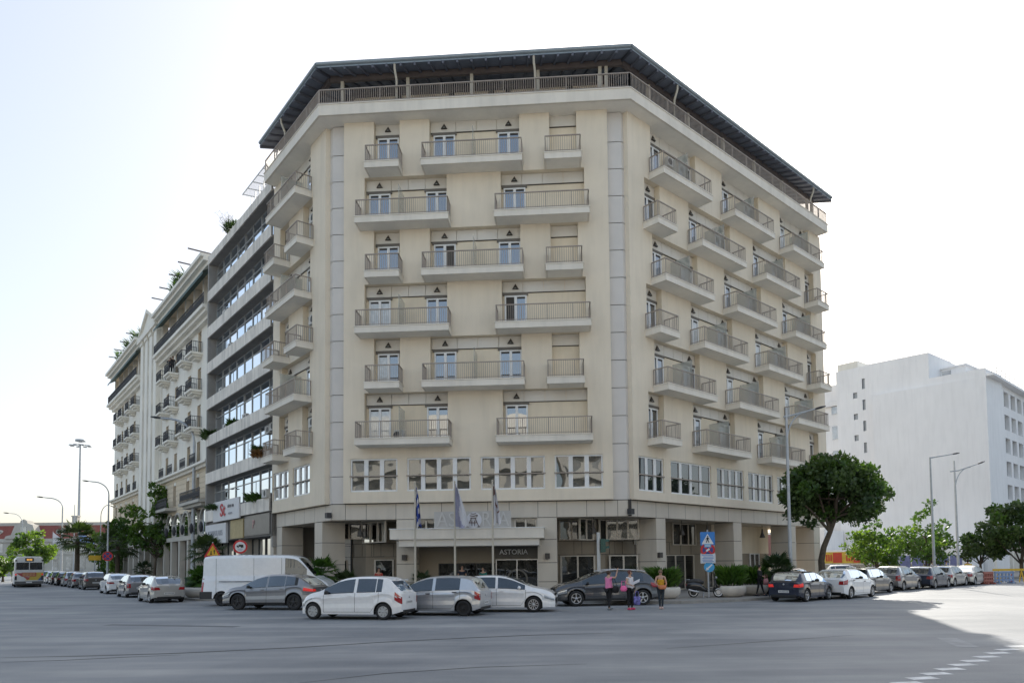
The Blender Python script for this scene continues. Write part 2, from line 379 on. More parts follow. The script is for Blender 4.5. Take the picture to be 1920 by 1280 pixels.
# corner columns, clad in metal panels with open joints
for c in ('L','R'):
    cm=MB(); fa,ua,fb,ub=(L,PAN['L'][0]+.02,F,PAN['F'][0]+.02) if c=='L' else (F,PAN['F'][1]-.02,R,PAN['R'][0]+.02)
    z=ZB
    zs=[ZB]
    while zs[-1]<ZT-.5: zs.append(min(ZT,zs[-1]+1.56))
    zs[-1]=ZT
    for z0,z1 in zip(zs,zs[1:]):
        p=[fa.pt(ua,-.3,0)[:2],corner(-.3,c),fb.pt(ub,-.3,0)[:2]]
        for k in (0,1): cm.quad((*p[k],z0),(*p[k+1],z0),(*p[k+1],z1-.035),(*p[k],z1-.035),0)
        p2=[fa.pt(ua,-.36,0)[:2],corner(-.36,c),fb.pt(ub,-.36,0)[:2]]
        for k in (0,1):
            cm.quad((*p2[k],z1-.04),(*p2[k+1],z1-.04),(*p2[k+1],z1+.005),(*p2[k],z1+.005),1)
    cm.build('corner_column',[CORNER,GROOVE],hotel)
# fascia band above the arcade
bd=MB()
J={'F':[-.1,.9,2.1,3.8,4.95,6.4,7.6,9.0,10.2,11.8,12.85,14.5,15.5,16.2,16.96],'R':[-.1,1.0,2.7,3.9,5.6,7.2,8.8,10.4,12.0,13.6,15.2,16.8,18.5,20.0,21.4,22.6,RLEN],'L':[-.1,1.0,2.6,4.2,5.8,7.4,LLEN]}
for key in 'LFR':
    fr=FRS[key]; js=J[key]; last=len(js)-2
    cl=corner(-.32,'L'); 
    for k,(a,b) in enumerate(zip(js,js[1:])):
        a=max(a,.02) if key!='F' else max(a,.12); 
        if key=='F': b=min(b,FLEN-.12)
        if key!='F': a=max(a,.13)
        bd.fquad(fr,a+.012,b-.012,ZB0,ZB-.045,-.3,0)
    bd.fquad(fr,.11,js[-1],ZB0,ZB,-.335,1)
    bd.fquad(fr,.11,js[-1],ZB-.03,ZB+.01,-.31,1)
    P=fr.pt
    bd.quad(P(.12,-.3,ZB0),P(js[-1]-(.12 if key=='F' else 0),-.3,ZB0),P(js[-1]-(.12 if key=='F' else 0),-3.0,ZB0+.015),P(.12,-3.0,ZB0+.015),0)
for c in ('L','R'):
    fa,ua,fb,ub=(L,.13,F,.12) if c=='L' else (F,FLEN-.12,R,.13)
    p=[fa.pt(ua,-.3,0)[:2],corner(-.3,c),fb.pt(ub,-.3,0)[:2]]
    for k in (0,1): bd.quad((*p[k],ZB0),(*p[k+1],ZB0),(*p[k+1],ZB-.045),(*p[k],ZB-.045),0)
bd.build('fascia_band',[PANEL,GROOVE],hotel)
# arcade columns
def acol(fr,u0,u1,d0,d1):
    mb=MB(); zs=[.1,.95,2.0,3.28,ZB0]
    for k,(a,b) in enumerate(zip(zs,zs[1:])):
        mb.fbox(fr,u0,u1,d0,d1,a,b-.03,0)
    mb.fbox(fr,u0+.03,u1-.03,d0+.03,d1-.03,.1,ZB0,1)
    mb.build('arcade_column',[PANEL,GROOVE],hotel)
for (a,b) in ((2.72,3.6),(11.0,12.0),(18.5,19.5),(22.4,23.4)): acol(R,a,b,-1.75,-.32)
for (a,b) in ((1.56,2.65),(8.0,8.95)): acol(L,a,b,-1.75,-.32)
for (a,b) in ((3.83,4.88),(11.76,12.84)): acol(F,a,b,-1.5,-.32)
# mezzanine windows and shopfronts on the inner wall
def shop(fr,u0,u1,z0,z1,n,d=-2.99,mt=None,name='shop_window',fw=.05):
    w=MB(); e=[u0+(u1-u0)*k/n for k in range(n+1)]
    w.fbox(fr,u0-.05,u1+.05,d,d+.08,z1,z1+.06); w.fbox(fr,u0-.05,u1+.05,d,d+.08,z0-.06,z0)
    for x in e: w.fbox(fr,x-fw,x+fw,d,d+.085,z0,z1)
    ob=w.build(name,mt or PANEL,hotel)
    for k in range(n):
        g=MB(); g.fbox(fr,e[k]+fw,e[k+1]-fw,d+.004,d+.03,z0,z1); g.build('pane',GLS,ob)
    return ob
shop(F,12.98,15.1,3.35,4.42,3); shop(F,15.75,17.6,3.35,4.42,3)
shop(F,13.05,15.0,.35,2.32,2,name='shopfront'); shop(F,15.9,17.5,.35,2.32,2,name='shopfront')
shop(R,-.9,.2,3.3,4.42,2); shop(R,.8,2.9,3.3,4.42,3); shop(R,4.0,7.0,3.1,4.42,3); shop(R,8.0,10.6,3.1,4.42,3)
shop(R,3.8,6.0,.2,2.35,2,name='shopfront'); shop(R,7.2,10.3,.2,2.35,3,name='shopfront'); shop(R,11.9,13.2,.2,2.4,2,name='shopfront'); shop(R,17.6,18.9,.2,2.45,2,mt=WHITE,name='shopfront')
shop(F,-1.2,2.6,3.55,4.42,5); shop(F,1.9,3.0,.1,2.2,1,name='shopfront'); shop(F,-1.4,.2,.1,2.2,1,name='shopfront')
shop(L,-1.2,1.6,3.3,4.42,3); shop(L,3.2,7.8,.1,4.3,4,name='shopfront',mt=DARK)
pj=MB()
for key,rng in (('F',(-1,18)),('R',(-1.1,13.5)),('L',(-1,8.9))):
    fr=FRS[key]
    for z in (2.42,3.22): pj.fbox(fr,rng[0],rng[1],-3.0,-2.985,z,z+.02)
    u=rng[0]+.4
    while u<rng[1]: pj.fbox(fr,u,u+.02,-3.0,-2.984,2.45,3.2); u+=1.2
pj.build('panel_joint',GROOVE,hotel)
# entrance canopy
cn=MB()
cn.fbox(F,3.9,12.15,-1.2,1.55,3.3,3.84,0); cn.fbox(F,3.86,12.19,-1.2,1.59,3.84,3.88,2)
cn.fbox(F,4.35,11.9,-1.0,1.38,2.92,3.3,1)
cn.build('entrance_canopy',[SLAB,LINTEL,WHITE],hotel)
# entrance glass wall
ew=MB()
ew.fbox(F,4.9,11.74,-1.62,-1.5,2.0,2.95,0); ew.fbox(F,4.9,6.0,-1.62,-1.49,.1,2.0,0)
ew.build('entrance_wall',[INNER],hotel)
def glazed(u0,u1,z0,z1,name,n=1,fm=DARK,d=-1.55):
    w=MB(); fw=.03
    e=[u0+(u1-u0)*k/n for k in range(n+1)]
    for x in e: w.fbox(F,x-fw,x+fw,d-.05,d+.05,z0,z1)
    w.fbox(F,u0,u1,d-.04,d+.045,z1-.05,z1); w.fbox(F,u0,u1,d-.04,d+.045,z0,z0+.06)
    ob=w.build(name,fm,hotel)
    for k in range(n):
        g=MB(); g.fbox(F,e[k]+fw,e[k+1]-fw,d-.01,d+.01,z0+.06,z1-.05); g.build('pane',GLS,ob)
    return ob
glazed(6.02,9.3,.1,2.0,'entrance_glazing',3)
ds=glazed(9.35,11.72,.1,2.2,'entrance_door',2,CHROME,-1.40)
sg=MB(); sg.fbox(F,9.3,11.74,-1.48,-1.40,2.25,2.93,0); so=sg.build('entrance_sign',[mat('entrance_sign_glass',(.085,.08,.07),.3,var=.2)],hotel)
lt=MB(); text_mb(lt,'ASTORIA',.40,lambda x,y,d:F.pt(10.35+x,-1.37+d,2.6+y),.04,0,.004,1.0); lt.build('sign_lettering',WHITE,so)
em=MB(); ea=[(math.cos(a*math.pi/16),math.sin(a*math.pi/16)) for a in range(33)]
for a,b in zip(ea,ea[1:]):
    em.quad(F.pt(10.55+a[0]*.6,-1.385,1.05+a[1]*.6),F.pt(10.55+b[0]*.6,-1.385,1.05+b[1]*.6),F.pt(10.55+b[0]*.5,-1.385,1.05+b[1]*.5),F.pt(10.55+a[0]*.5,-1.385,1.05+a[1]*.5))
def emblem(mb,fr,u,z,d,s,m=0):
    P=fr.pt
    def seg(x0,z0,x1,z1,w): mb.bar(P(u+x0*s,d,z+z0*s),P(u+x1*s,d,z+z1*s),w*s,.03,m)
    seg(-.5,-.55,-.16,.18,.11); seg(.5,-.55,.16,.18,.11); seg(-.26,.2,.26,.2,.09); seg(-.34,-.2,.34,-.2,.08)
    seg(-.12,-.5,-.12,0,.07); seg(.12,-.5,.12,0,.07); seg(-.6,-.55,-.38,-.55,.08); seg(.6,-.55,.38,-.55,.08)
    seg(-.3,.42,.02,.36,.1); seg(.02,.36,.38,.46,.12); seg(.38,.46,.3,.3,.08); seg(-.22,.6,.0,.56,.06); seg(.0,.56,.26,.62,.06)
emblem(em,F,10.55,1.0,-1.38,.55)
em.build('door_emblem',mat('etched_glass',(.13,.13,.125),.4,var=.05),ds)
# clerestory over the canopy and the big sign on top of it
shop(F,10.5,11.7,3.9,4.42,2,d=-.6); shop(F,4.95,6.0,3.9,4.42,2,d=-.6)
bw=MB(); bw.fbox(F,4.9,11.74,-.75,-.61,3.88,ZB0,0); bw.build('clerestory_wall',PANEL,hotel)
SIGNB=mat('sign_board',(.50,.48,.45),.5,var=.03); SIGNL=mat('sign_letter_silver',(.57,.555,.53),.35,var=0); SIGNE=mat('emblem_brown',(.09,.05,.045),.6,var=.1); SIGNW=mat('sign_disc',(.66,.655,.68),.5,var=0)
bs=MB(); bs.fbox(F,6.2,10.38,.86,.96,3.885,4.80,0); big=bs.build('hotel_sign',[SIGNB],hotel)
bl=MB(); 
for ch,u in (('A',6.65),('S',7.18),('T',7.68),('R',9.05),('I',9.5),('A',9.98)):
    text_mb(bl,ch,1.12,lambda x,y,d,u=u:F.pt(u+x,.985+d,4.33+y),.05,0,-.006,.82)
bl.build('sign_lettering',SIGNL,big)
dd=MB(); dd.add([F.pt(8.38+.42*math.cos(a*math.pi/16),.975,4.33+.42*math.sin(a*math.pi/16)) for a in range(32)],[tuple(range(32))],0); dd.build('sign_disc',SIGNW,big)
ee=MB(); emblem(ee,F,8.34,4.30,.99,.62); ee.build('sign_emblem',SIGNE,big)
# floodlights and wall lights
def flood(fr,u,d,z,rot=0):
    mb=MB(); mb.fbox(fr,u-.16,u+.16,d+.08,d+.34,z-.13,z+.17,0); mb.bar(fr.pt(u,d,z),fr.pt(u,d+.1,z),.06,.06,0); ob=mb.build('floodlight',DARK,hotel)
    g=MB(); g.fbox(fr,u-.13,u+.13,d+.10,d+.32,z-.145,z-.13); g.build('lamp_lens',FROST,ob)
flood(R,.15,-.3,4.72); flood(L,.2,-.3,4.75)
for (fr,u) in ((F,4.3),(F,12.3),(R,2.9)):
    mb=MB(); mb.fbox(fr,u-.13,u+.13,-.32,-.12,2.2,2.5); mb.build('wall_light',LAMP,hotel)
for (fr,u,d) in ((F,14.9,-1.2),(R,6.5,-1.2),(R,9.0,-1.0),(R,12.6,-1.0),(R,16.3,-1.2),(F,1.5,-1.2)):
    mb=MB(); c=fr.pt(u,d,0); mb.lathe([(.015,ZB0),(.015,4.25),(.05,4.2),(.07,3.95),(.2,3.62),(.19,3.6),(0,3.62)],(c[0],c[1],0),12); mb.build('pendant_lamp',LAMP,hotel)
# terrace slab, parapet railing
TS=MB(); le,re=8.6,23.95
TS.prism(outline(.81,le,re)+[back(le,re)],ZT+.002,28.03,0); TS.poly([(*p,ZT-.010) for p in outline(.70,le-.1,re-.1)+[back(le,re)]],1); TS.prism(outline(.85,le+.04,re+.04)+[back(le,re)],28.03,28.08,0)
TS.build('terrace_slab',[SLAB,SOFFW],hotel)
tr=MB(); ol=outline(.74,le-.05,re-.05)
for a,b in zip(ol,ol[1:]):
    a3,b3=(*a,28.93),(*b,28.93); tr.bar(a3,b3,.07,.06); tr.bar((*a,28.18),(*b,28.18),.035,.035)
    n=int(math.dist(a,b)/.125)
    for k in range(n+1):
        t=k/n; x,y=a[0]+(b[0]-a[0])*t,a[1]+(b[1]-a[1])*t; w=.03 if k%14 else .06
        tr.bar((x,y,28.08),(x,y,28.93),w,w)
tr.build('terrace_railing',RAIL,hotel)
# penthouse with doors
ph=MB(); po=outline(-2.1,7.6,21.8); ph.prism(po+[back(7.6,21.8,-2)],28.07,30.95,0); ph.build('penthouse_wall',PLR,hotel)
for key,us in (('F',(3.0,6.2,8.6,9.6,13.3)),('R',(3.0,6.5,10.2,14.0,17.6)),('L',(3.0,6.0))):
    fr=FRS[key]
    for u in us:
        door(fr,u,u+1.3,28.1,30.0,-2.1); tri_lamp(fr,u+.65,30.15,-2.08)
# roof
EZ=30.1; oe=outline(.97,9.0,24.4); oi=outline(-2.6,8.4,23.2)
rf=MB()
for k in range(3):
    a,b=oe[k],oe[k+1]; c,d=oi[k+1],oi[k]
    rf.quad((*a,EZ),(*b,EZ),(*c,EZ+.75),(*d,EZ+.75),1)              # soffit
    rf.quad((*a,EZ+.24),(*b,EZ+.24),(*c,EZ+1.05),(*d,EZ+1.05),0)
    rf.quad((*a,EZ),(*b,EZ),(*b,EZ+.24),(*a,EZ+.24),0)
bk=back(8.4,23.2); rf.poly([(*p,EZ+1.05) for p in oi]+[(*bk,EZ+1.05)],0)
for i,j in ((0,0),(3,3)): rf.quad((*oe[i],EZ),(*oe[i],EZ+.24),(*oi[j],EZ+1.05),(*oi[j],EZ+.75),0)
roof=rf.build('roof',[ROOFM,SOFF],hotel)
gt=MB()
for k in range(3): 
    a,b=oe[k],oe[k+1]; gt.tube([(*a,EZ+.20),(*b,EZ+.20)],.11,8)
gt.build('gutter',ROOFM,roof)
rt=MB()
for k in range(3):
    a,b=oe[k],oe[k+1]; c,d=oi[k+1],oi[k]; n=int(math.dist(a,b)/.8)
    for q in range(n+1):
        t=q/n; p0=(a[0]+(b[0]-a[0])*t,a[1]+(b[1]-a[1])*t,EZ-.06); p1=(d[0]+(c[0]-d[0])*t,d[1]+(c[1]-d[1])*t,EZ+.69); rt.bar(p0,p1,.11,.16)
rt.build('rafter',RAFT,roof)
bm_=MB(); ob_=outline(-.1,8.6,23.5)
for a,b in zip(ob_,ob_[1:]): bm_.bar((*a,EZ+.02),(*b,EZ+.02),.18,.34)
ob_=outline(-2.0,7.8,22)
for a,b in zip(ob_,ob_[1:]): bm_.bar((*a,EZ+.42),(*b,EZ+.42),.25,.42)
bm_.build('roof_beam',BEAM,hotel)
for fr,us in ((F,(.75,4.6,8.3,12.1,15.6,15.95)),(R,(2.5,6.5,10.5,14.5,18.5,22.5,23.3)),(L,(3.0,7.0))):
    for u in us: 
        m=MB(); m.fbox(fr,u-.09,u+.09,-.2,-.02,28.08,EZ-.12); m.build('terrace_post',POST,hotel)
for fr,u in ((F,4.05),(F,11.9),(R,4.0),(R,21.5),(L,5.3)):
    m=MB(); m.tube([fr.pt(u,.9,EZ+.1),fr.pt(u,.88,EZ-.25),fr.pt(u+.05,.62,EZ-.75),fr.pt(u+.05,.6,28.08)],.065,8); m.build('downpipe',POST,hotel)
# small air conditioners on balconies
def ac_unit(fr,u,d,z,parent,w=.78):
    m=MB(); m.fbox(fr,u-w/2,u+w/2,d,d+.28,z,z+.55); ob=m.build('air_conditioner',ACW,parent)
    g=MB(); c=[fr.pt(u-.12+.2*math.cos(a*math.pi/8),d+.284,z+.275+.2*math.sin(a*math.pi/8)) for a in range(16)]; g.add(c,[tuple(range(16))]); g.build('fan_grille',DARK,ob)
for fr,i,u in ((L,1,3.0),(L,3,3.0),(L,5,3.0),(R,0,4.9),(L,1,6.4)): ac_unit(fr,u-.3,-.33,ZF[i]+1.3,hotel,.7)
ac_unit(F,4.1,-.1,ZF[5]+.02,hotel,.55)
# ------------------------------------------------------------------ ground
def asphalt():
    m,nt,out=nodes('asphalt')
    b=nt.nodes.new('ShaderNodeBsdfPrincipled')
    n1=noise(nt,.16,4,.6); r1=ramp(nt,n1.outputs[0],(.19,.203,.218),(.345,.35,.355),.32,.7)
    n2=noise(nt,.55,5,.62,(.16,1.25,1)); r2=ramp(nt,n2.outputs[0],(.82,.83,.84),(1.45,1.4,1.32),.42,.76)  # lane wear, plus warm pale streaks painted in for reflected sunlight
    n3=noise(nt,45,2,.7); r3=ramp(nt,n3.outputs[0],(.78,.78,.78),(1.2,1.2,1.2),.3,.7)
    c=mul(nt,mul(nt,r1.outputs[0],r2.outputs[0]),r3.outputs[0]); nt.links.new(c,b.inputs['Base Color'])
    rr_=ramp(nt,n2.outputs[0],(.62,)*3,(.85,)*3); nt.links.new(rr_.outputs[0],b.inputs['Roughness'])
    bp=nt.nodes.new('ShaderNodeBump'); bp.inputs['Strength'].default_value=.25; bp.inputs['Distance'].default_value=.01
    nt.links.new(n3.outputs[0],bp.inputs['Height']); nt.links.new(bp.outputs[0],b.inputs['Normal'])
    nt.links.new(b.outputs[0],out.inputs[0]); return m
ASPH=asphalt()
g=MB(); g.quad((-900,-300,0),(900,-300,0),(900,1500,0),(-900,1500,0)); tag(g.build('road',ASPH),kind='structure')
# pavements: raised slabs with a kerb stone edge
def pavement(name,poly,kerb_edges,h=.13):
    m=MB(); m.prism(poly,.0,h-.004,0); ob=tag(m.build(name,PAVE),kind='structure')
    k=MB()
    for i in kerb_edges:
        a,b=poly[i],poly[(i+1)%len(poly)]; ln=math.dist(a,b); n=max(1,int(ln/1.0))
        t=((b[0]-a[0])/ln,(b[1]-a[1])/ln); nn=(t[1],-t[0])
        for q in range(n):
            s0,s1=ln*q/n+.008,ln*(q+1)/n-.008
            if ln>60 and q>60: break
            p=[(a[0]+t[0]*s+nn[0]*d,a[1]+t[1]*s+nn[1]*d) for s,d in ((s0,-.22),(s1,-.22),(s1,.02),(s0,.02))]
            k.prism(p,.0,h+.004,0)
    tag(k.build('kerb',KERB),kind='structure')
Rp=lambda u,d:R.pt(u,d,0)[:2]; Lp=lambda u,d:L.pt(u,d,0)[:2]; Fp=lambda u,d:F.pt(u,d,0)[:2]
pv=[Lp(130,6.0),Lp(8.2,6.0),Lp(5.4,5.6),Lp(4.2,4.6),Fp(.2,1.9),Fp(9,2.4),Fp(13.2,3.0),Fp(15.2,4.4),Fp(17.0,5.1),Fp(18.6,5.3),Rp(.9,6.1),Rp(3.5,6.2),Rp(120,6.2),Rp(120,-30),Lp(130,-30)]
pavement('pavement',pv,range(0,12))
# painted markings
WPAINT=mat('worn_road_paint',(.72,.72,.71),.8,var=.25,scale=4)
def mark(pts,z=.004):
    m=MB(); m.poly([(x,y,z) for x,y in pts]); return m
mk=MB()
def seg(cx,cy,dx,dy,ln,w):
    l=math.hypot(dx,dy); dx/=l;dy/=l; nx,ny=-dy,dx
    mk.poly([(cx+dx*a*ln/2+nx*b*w/2,cy+dy*a*ln/2+ny*b*w/2,.004) for a,b in ((-1,-1),(1,-1),(1,1),(-1,1))])
for (x,y) in ((6.35,11.5),(6.85,11.95),(7.35,12.4),(7.9,12.9),(8.45,13.4),(9.0,13.9),(9.6,14.45),(10.2,15.0),(10.8,15.55),(11.4,16.1)): seg(x,y,1.0,.16,.5,.24)
mk2=mk; tag(mk.build('dashed_line',WPAINT),kind='structure')
mk=MB(); WPAINT2=mat('faded_road_paint',(.36,.36,.36),.85,var=.2,scale=3)
for k in range(6): seg(10.6+k*1.5,17.0+k*.25,.35,1.0,2.0,.45)
tag(mk.build('crosswalk',WPAINT2),kind='structure')
# manhole cover
mh=MB(); c=(-3.0,10.9); 
mh.lathe([(.0,.006),(.33,.006),(.34,.012),(.40,.012),(.41,.0)],(*c,0),24); mo=mh.build('manhole_cover',mat('cast_iron',(.06,.055,.05),.6,metal=.5,var=.2,scale=9)); tag(mo,'round dark cast iron manhole cover in the asphalt at the bottom edge','manhole cover')

# tar seams, skid marks and a repaired trench in the asphalt
TAR=mat('tar_seam',(.075,.076,.08),.7,var=.3,scale=1.2)
PATCH=mat('asphalt_patch',(.17,.172,.18),.85,var=.15,scale=2,bump=.2,bscale=40)
def strip(name,pts,w,mt,z):
    m=MB(); n=len(pts)
    for i in range(n-1):
        (a,b),(c,d)=pts[i],pts[i+1]; l=math.hypot(c-a,d-b); nx,ny=-(d-b)/l,(c-a)/l
        w0,w1=(w if i>0 else w*.3),(w if i<n-2 else w*.3)
        m.quad((a+nx*w0,b+ny*w0,z),(a-nx*w0,b-ny*w0,z),(c-nx*w1,d-ny*w1,z),(c+nx*w1,d+ny*w1,z))
    tag(m.build(name,mt),kind='structure')
strip('tar_seam',[(-11.45, 15.88), (-9.63, 16.01), (-7.74, 16.33), (-5.2, 17.25), (-3.31, 18.23), (-1.17, 19.07), (0.56, 19.6), (2.82, 19.96)],0.07,TAR,.003)
strip('tar_seam',[(-10.87, 15.08), (-9.67, 15.32), (-8.53, 15.75), (-7.48, 16.03)],0.05,TAR,.003)
strip('tar_seam',[(3.52, 16.32), (5.98, 17.41), (8.99, 18.78)],0.04,TAR,.003)
strip('tar_seam',[(-3.64, 12.07), (-2.37, 13.03), (-0.64, 13.7), (1.44, 13.99)],0.035,TAR,.003)
strip('asphalt_patch',[(-14,24.5),(-9,23.2)],.8,PATCH,.002)
# ------------------------------------------------------------------ office block with ribbon windows, left of the hotel
OL=Fr(L.pt(0,.15,0)[:2],ul,nl)
ob0=L.pt(16,0,0)
office=thing('office_building','grey concrete office block with continuous ribbon windows, beside the hotel','building',(ob0[0],ob0[1],0),world=True)
GLO=glass('office_glass',(.04,.045,.05),.34,tint=(.82,.91,1.0),wave=.03,wscale=.6,vs=.8,var=.9)
GLOK=glass('office_glass_dark',(.02,.022,.025),.12,tint=(.8,.9,1.0)); GLOL=glass('office_glass_blind',(.30,.30,.28),.2,tint=(.9,.95,1.0),var=.3)
MULL=mat('aluminium',(.40,.40,.39),.45,metal=.3,var=.06)
U0,U1=9.1,24.4
lev=[(27.4,28.1),(24.2,25.05),(21.1,22.0),(18.05,18.95),(15.0,15.9),(11.88,12.75),(8.75,9.65),(5.6,6.5)]
w=MB(); w.fbox(OL,U0,U1,-13,-1.25,0,27.6,0); 
w.fbox(OL,U1-.25,U1,-1.25,-.02,3.2,27.5,0); w.fbox(OL,U0,U0+.2,-1.25,-.25,3.2,27.5,0)
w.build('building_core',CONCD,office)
for i,(a,b) in enumerate(lev):
    s=MB(); n=5
    for k in range(n):
        u=U0+(U1-U0)*k/n; v=U0+(U1-U0)*(k+1)/n; s.fbox(OL,u+.01,v-.01,-.12,0,a,b,0)
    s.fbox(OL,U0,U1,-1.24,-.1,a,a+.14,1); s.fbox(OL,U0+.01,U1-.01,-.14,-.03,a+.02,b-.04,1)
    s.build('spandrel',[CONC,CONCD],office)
for i in range(7):
    z0=lev[i+1][1]-.1; z1=lev[i][0]-.02
    m=MB(); e=[U0+.2+(U1-U0-.45)*k/8 for k in range(9)]
    for k,x in enumerate(e): m.fbox(OL,x-.04,x+.04,-.80,-.68,z0,z1)
    m.fbox(OL,U0+.2,U1-.25,-.79,-.70,z0+1.62,z0+1.69); m.fbox(OL,U0+.2,U1-.25,-.79,-.70,z1-.06,z1)
    for k in range(8):
        if (k*7+i*3)%4==0: m.fbox(OL,(e[k]+e[k+1])/2-.02,(e[k]+e[k+1])/2+.02,-.77,-.72,z0,z0+1.62)
    wo=m.build('ribbon_window',MULL,office)
    for k in range(8):
        P=OL.pt; t=rr.uniform(-.02,.02)
        g=MB(); g.quad(P(e[k]+.04,-.74-t,z0),P(e[k+1]-.04,-.74+t,z0),P(e[k+1]-.04,-.74+t,z1),P(e[k]+.04,-.74-t,z1)); g.build('pane',(GLO,GLO,GLOK,GLOL)[(k*5+i*7)%4],wo)
# air conditioners, penthouse canopy
for (u,i) in ((11.5,5),(12.6,5),(10.0,6),(22.6,6),(18.7,2),(19.8,4),(21.0,3),(20.2,1),(15.0,4),(14.0,2)): ac_unit(OL,u,-.42,lev[i+1][1]-.2,office)
for (u) in (9.6,): ac_unit(OL,u,-.1,6.5,office,.9)
for (u,z) in ((10.3,11.2),(11.2,11.1)): ac_unit(OL,u,-.8,z,office)
p=MB()
p.fbox(OL,9.3,15.5,-4,-2.2,28.05,29.7,0); p.build('penthouse_wall',CREAM,office)
CANG=sheer('canopy_glass',(.85,.85,.8),.6)
c=MB()
for k in range(6): c.bar(OL.pt(9.4+k*1.1,-2.2,29.75),OL.pt(9.4+k*1.1,.1,29.5),.05,.07,0)
c.bar(OL.pt(9.3,.1,29.5),OL.pt(14.95,.1,29.5),.05,.07,0)
c.quad(OL.pt(9.3,-2.2,29.82),OL.pt(14.95,-2.2,29.82),OL.pt(14.95,.1,29.57),OL.pt(9.3,.1,29.57),1)
c.build('glass_canopy',[WHITE,CANG],office)
for k in range(7):
    m=MB(); m.bar(OL.pt(9.4+k*.9,-.5,28.05),OL.pt(9.4+k*.9,-.5,29.5),.06,.06); m.build('canopy_post',WHITE,office)
# ground floor of the office: shops and signs
gf=MB(); gf.fbox(OL,U0,U1,-.9,-.2,3.95,5.7,0); gf.build('shop_fascia',mat('fascia_brown',(.12,.11,.10),.6,var=.2,scale=1.5),office)
for a,b in ((9.2,9.8),(16.0,16.6),(23.6,24.4)): m=MB(); m.fbox(OL,a,b,-1.3,-.35,.1,3.95); m.build('pillar',PANEL,office)
for a,b in ((10,12.8),(13,15.8),(16.8,20),(20.2,23.4)):
    m=MB(); e=[a,(a+b)/2,b]
    for x in e: m.fbox(OL,x-.04,x+.04,-1.22,-1.1,.1,3.9)
    o=m.build('shopfront',DARK,office); g=MB(); g.fbox(OL,a,b,-1.2,-1.15,.1,3.9); g.build('pane',GLS,o)
SW=mat('sign_white',(.66,.66,.67),.5,var=.03); SR=mat('sign_red',(.50,.03,.04),.5,var=0); SG=mat('sign_grey',(.18,.18,.19),.5,var=0); SGL=mat('sign_grey_pale',(.42,.43,.46),.5,var=0)
s=MB(); s.fbox(OL,15.0,21.5,.02,.14,5.45,7.0,0); o=s.build('sign',[SW],office)
def sgn(u0,z,d): return lambda x,y,dd:OL.pt(u0-x,d+dd,z+y)
t=MB(); text_mb(t,'St',1.35,sgn(18.9,6.22,.17),.03,0,.02,1.25); t.build('sign_lettering',SR,o)
t=MB(); text_mb(t,'atus m',.42,sgn(16.9,6.5,.17),.03,0,.004,1.3); t.build('sign_lettering',SG,o)
t=MB(); text_mb(t,'mare',.34,sgn(17.0,5.95,.17),.03,0,.004,1.3); t.build('sign_lettering',SGL,o)
s=MB(); s.fbox(OL,18.6,24.2,-.18,.0,3.75,5.3,0); o=s.build('sign',[SW],office)
t=MB(); text_mb(t,'PHARMULARIS',.62,sgn(21.4,4.55,.02),.03,0,0,1.0); t.build('sign_lettering',SGL,o)
s=MB(); s.fbox(OL,9.4,14.6,-.19,-.14,4.1,5.5,0); o=s.build('sign',[mat('sign_dark_glass',(.10,.10,.10),.3,var=.25,scale=1)],office)
t=MB(); text_mb(t,'P',.85,sgn(12.6,4.85,-.12),.03,0,0,1.0); t.build('sign_lettering',mat('sign_pale_red',(.55,.32,.30),.5,var=0),o)
s=MB(); s.fbox(OL,14.8,17.8,-.19,-.1,4.0,5.4,0); s.build('sign',[mat('sign_ochre',(.45,.36,.18),.6,var=.15)],office)
# ------------------------------------------------------------------ cream classical hotel further left
CL=Fr(L.pt(0,-.5,0)[:2],ul,nl)
c0=L.pt(45,0,0)
chotel=thing('classical_hotel','tall cream classical hotel with central pilasters, pediment and iron balconies','building',(c0[0],c0[1],0),world=True)
GLC=glass('hotel_window_glass',(.26,.25,.235),.22,vs=.4,var=.7)
AWN=mat('awning_cloth',(.10,.15,.15),.8,var=.15,scale=2)
A0,A1=24.6,72.0
bays=[29.2,32.6,37.6,41.2,54.9,58.4,63.0,66.4]
b=MB()
holes=[]
rows=[20.95,17.6,14.25,10.95]
for u in bays+[26.0,69.6]:
    for z in rows: holes.append((u-.55,u+.55,z+.02,z+2.15,.3))
    holes.append((u-.55,u+.55,7.75,9.9,.3))
holed_wall(b,CL,A0,A1,7.0,23.7,holes,.3,.3,0,1,1)
wl=b.build('facade_wall',[CREAM,PEACH],chotel)
b=MB(); b.fbox(CL,A0,A1,-15,-.4,0,23.7,0); b.fbox(CL,A0,A1,-15,-2.3,23.7,28.3,1); b.build('building_core',[CREAM,PEACH],chotel)
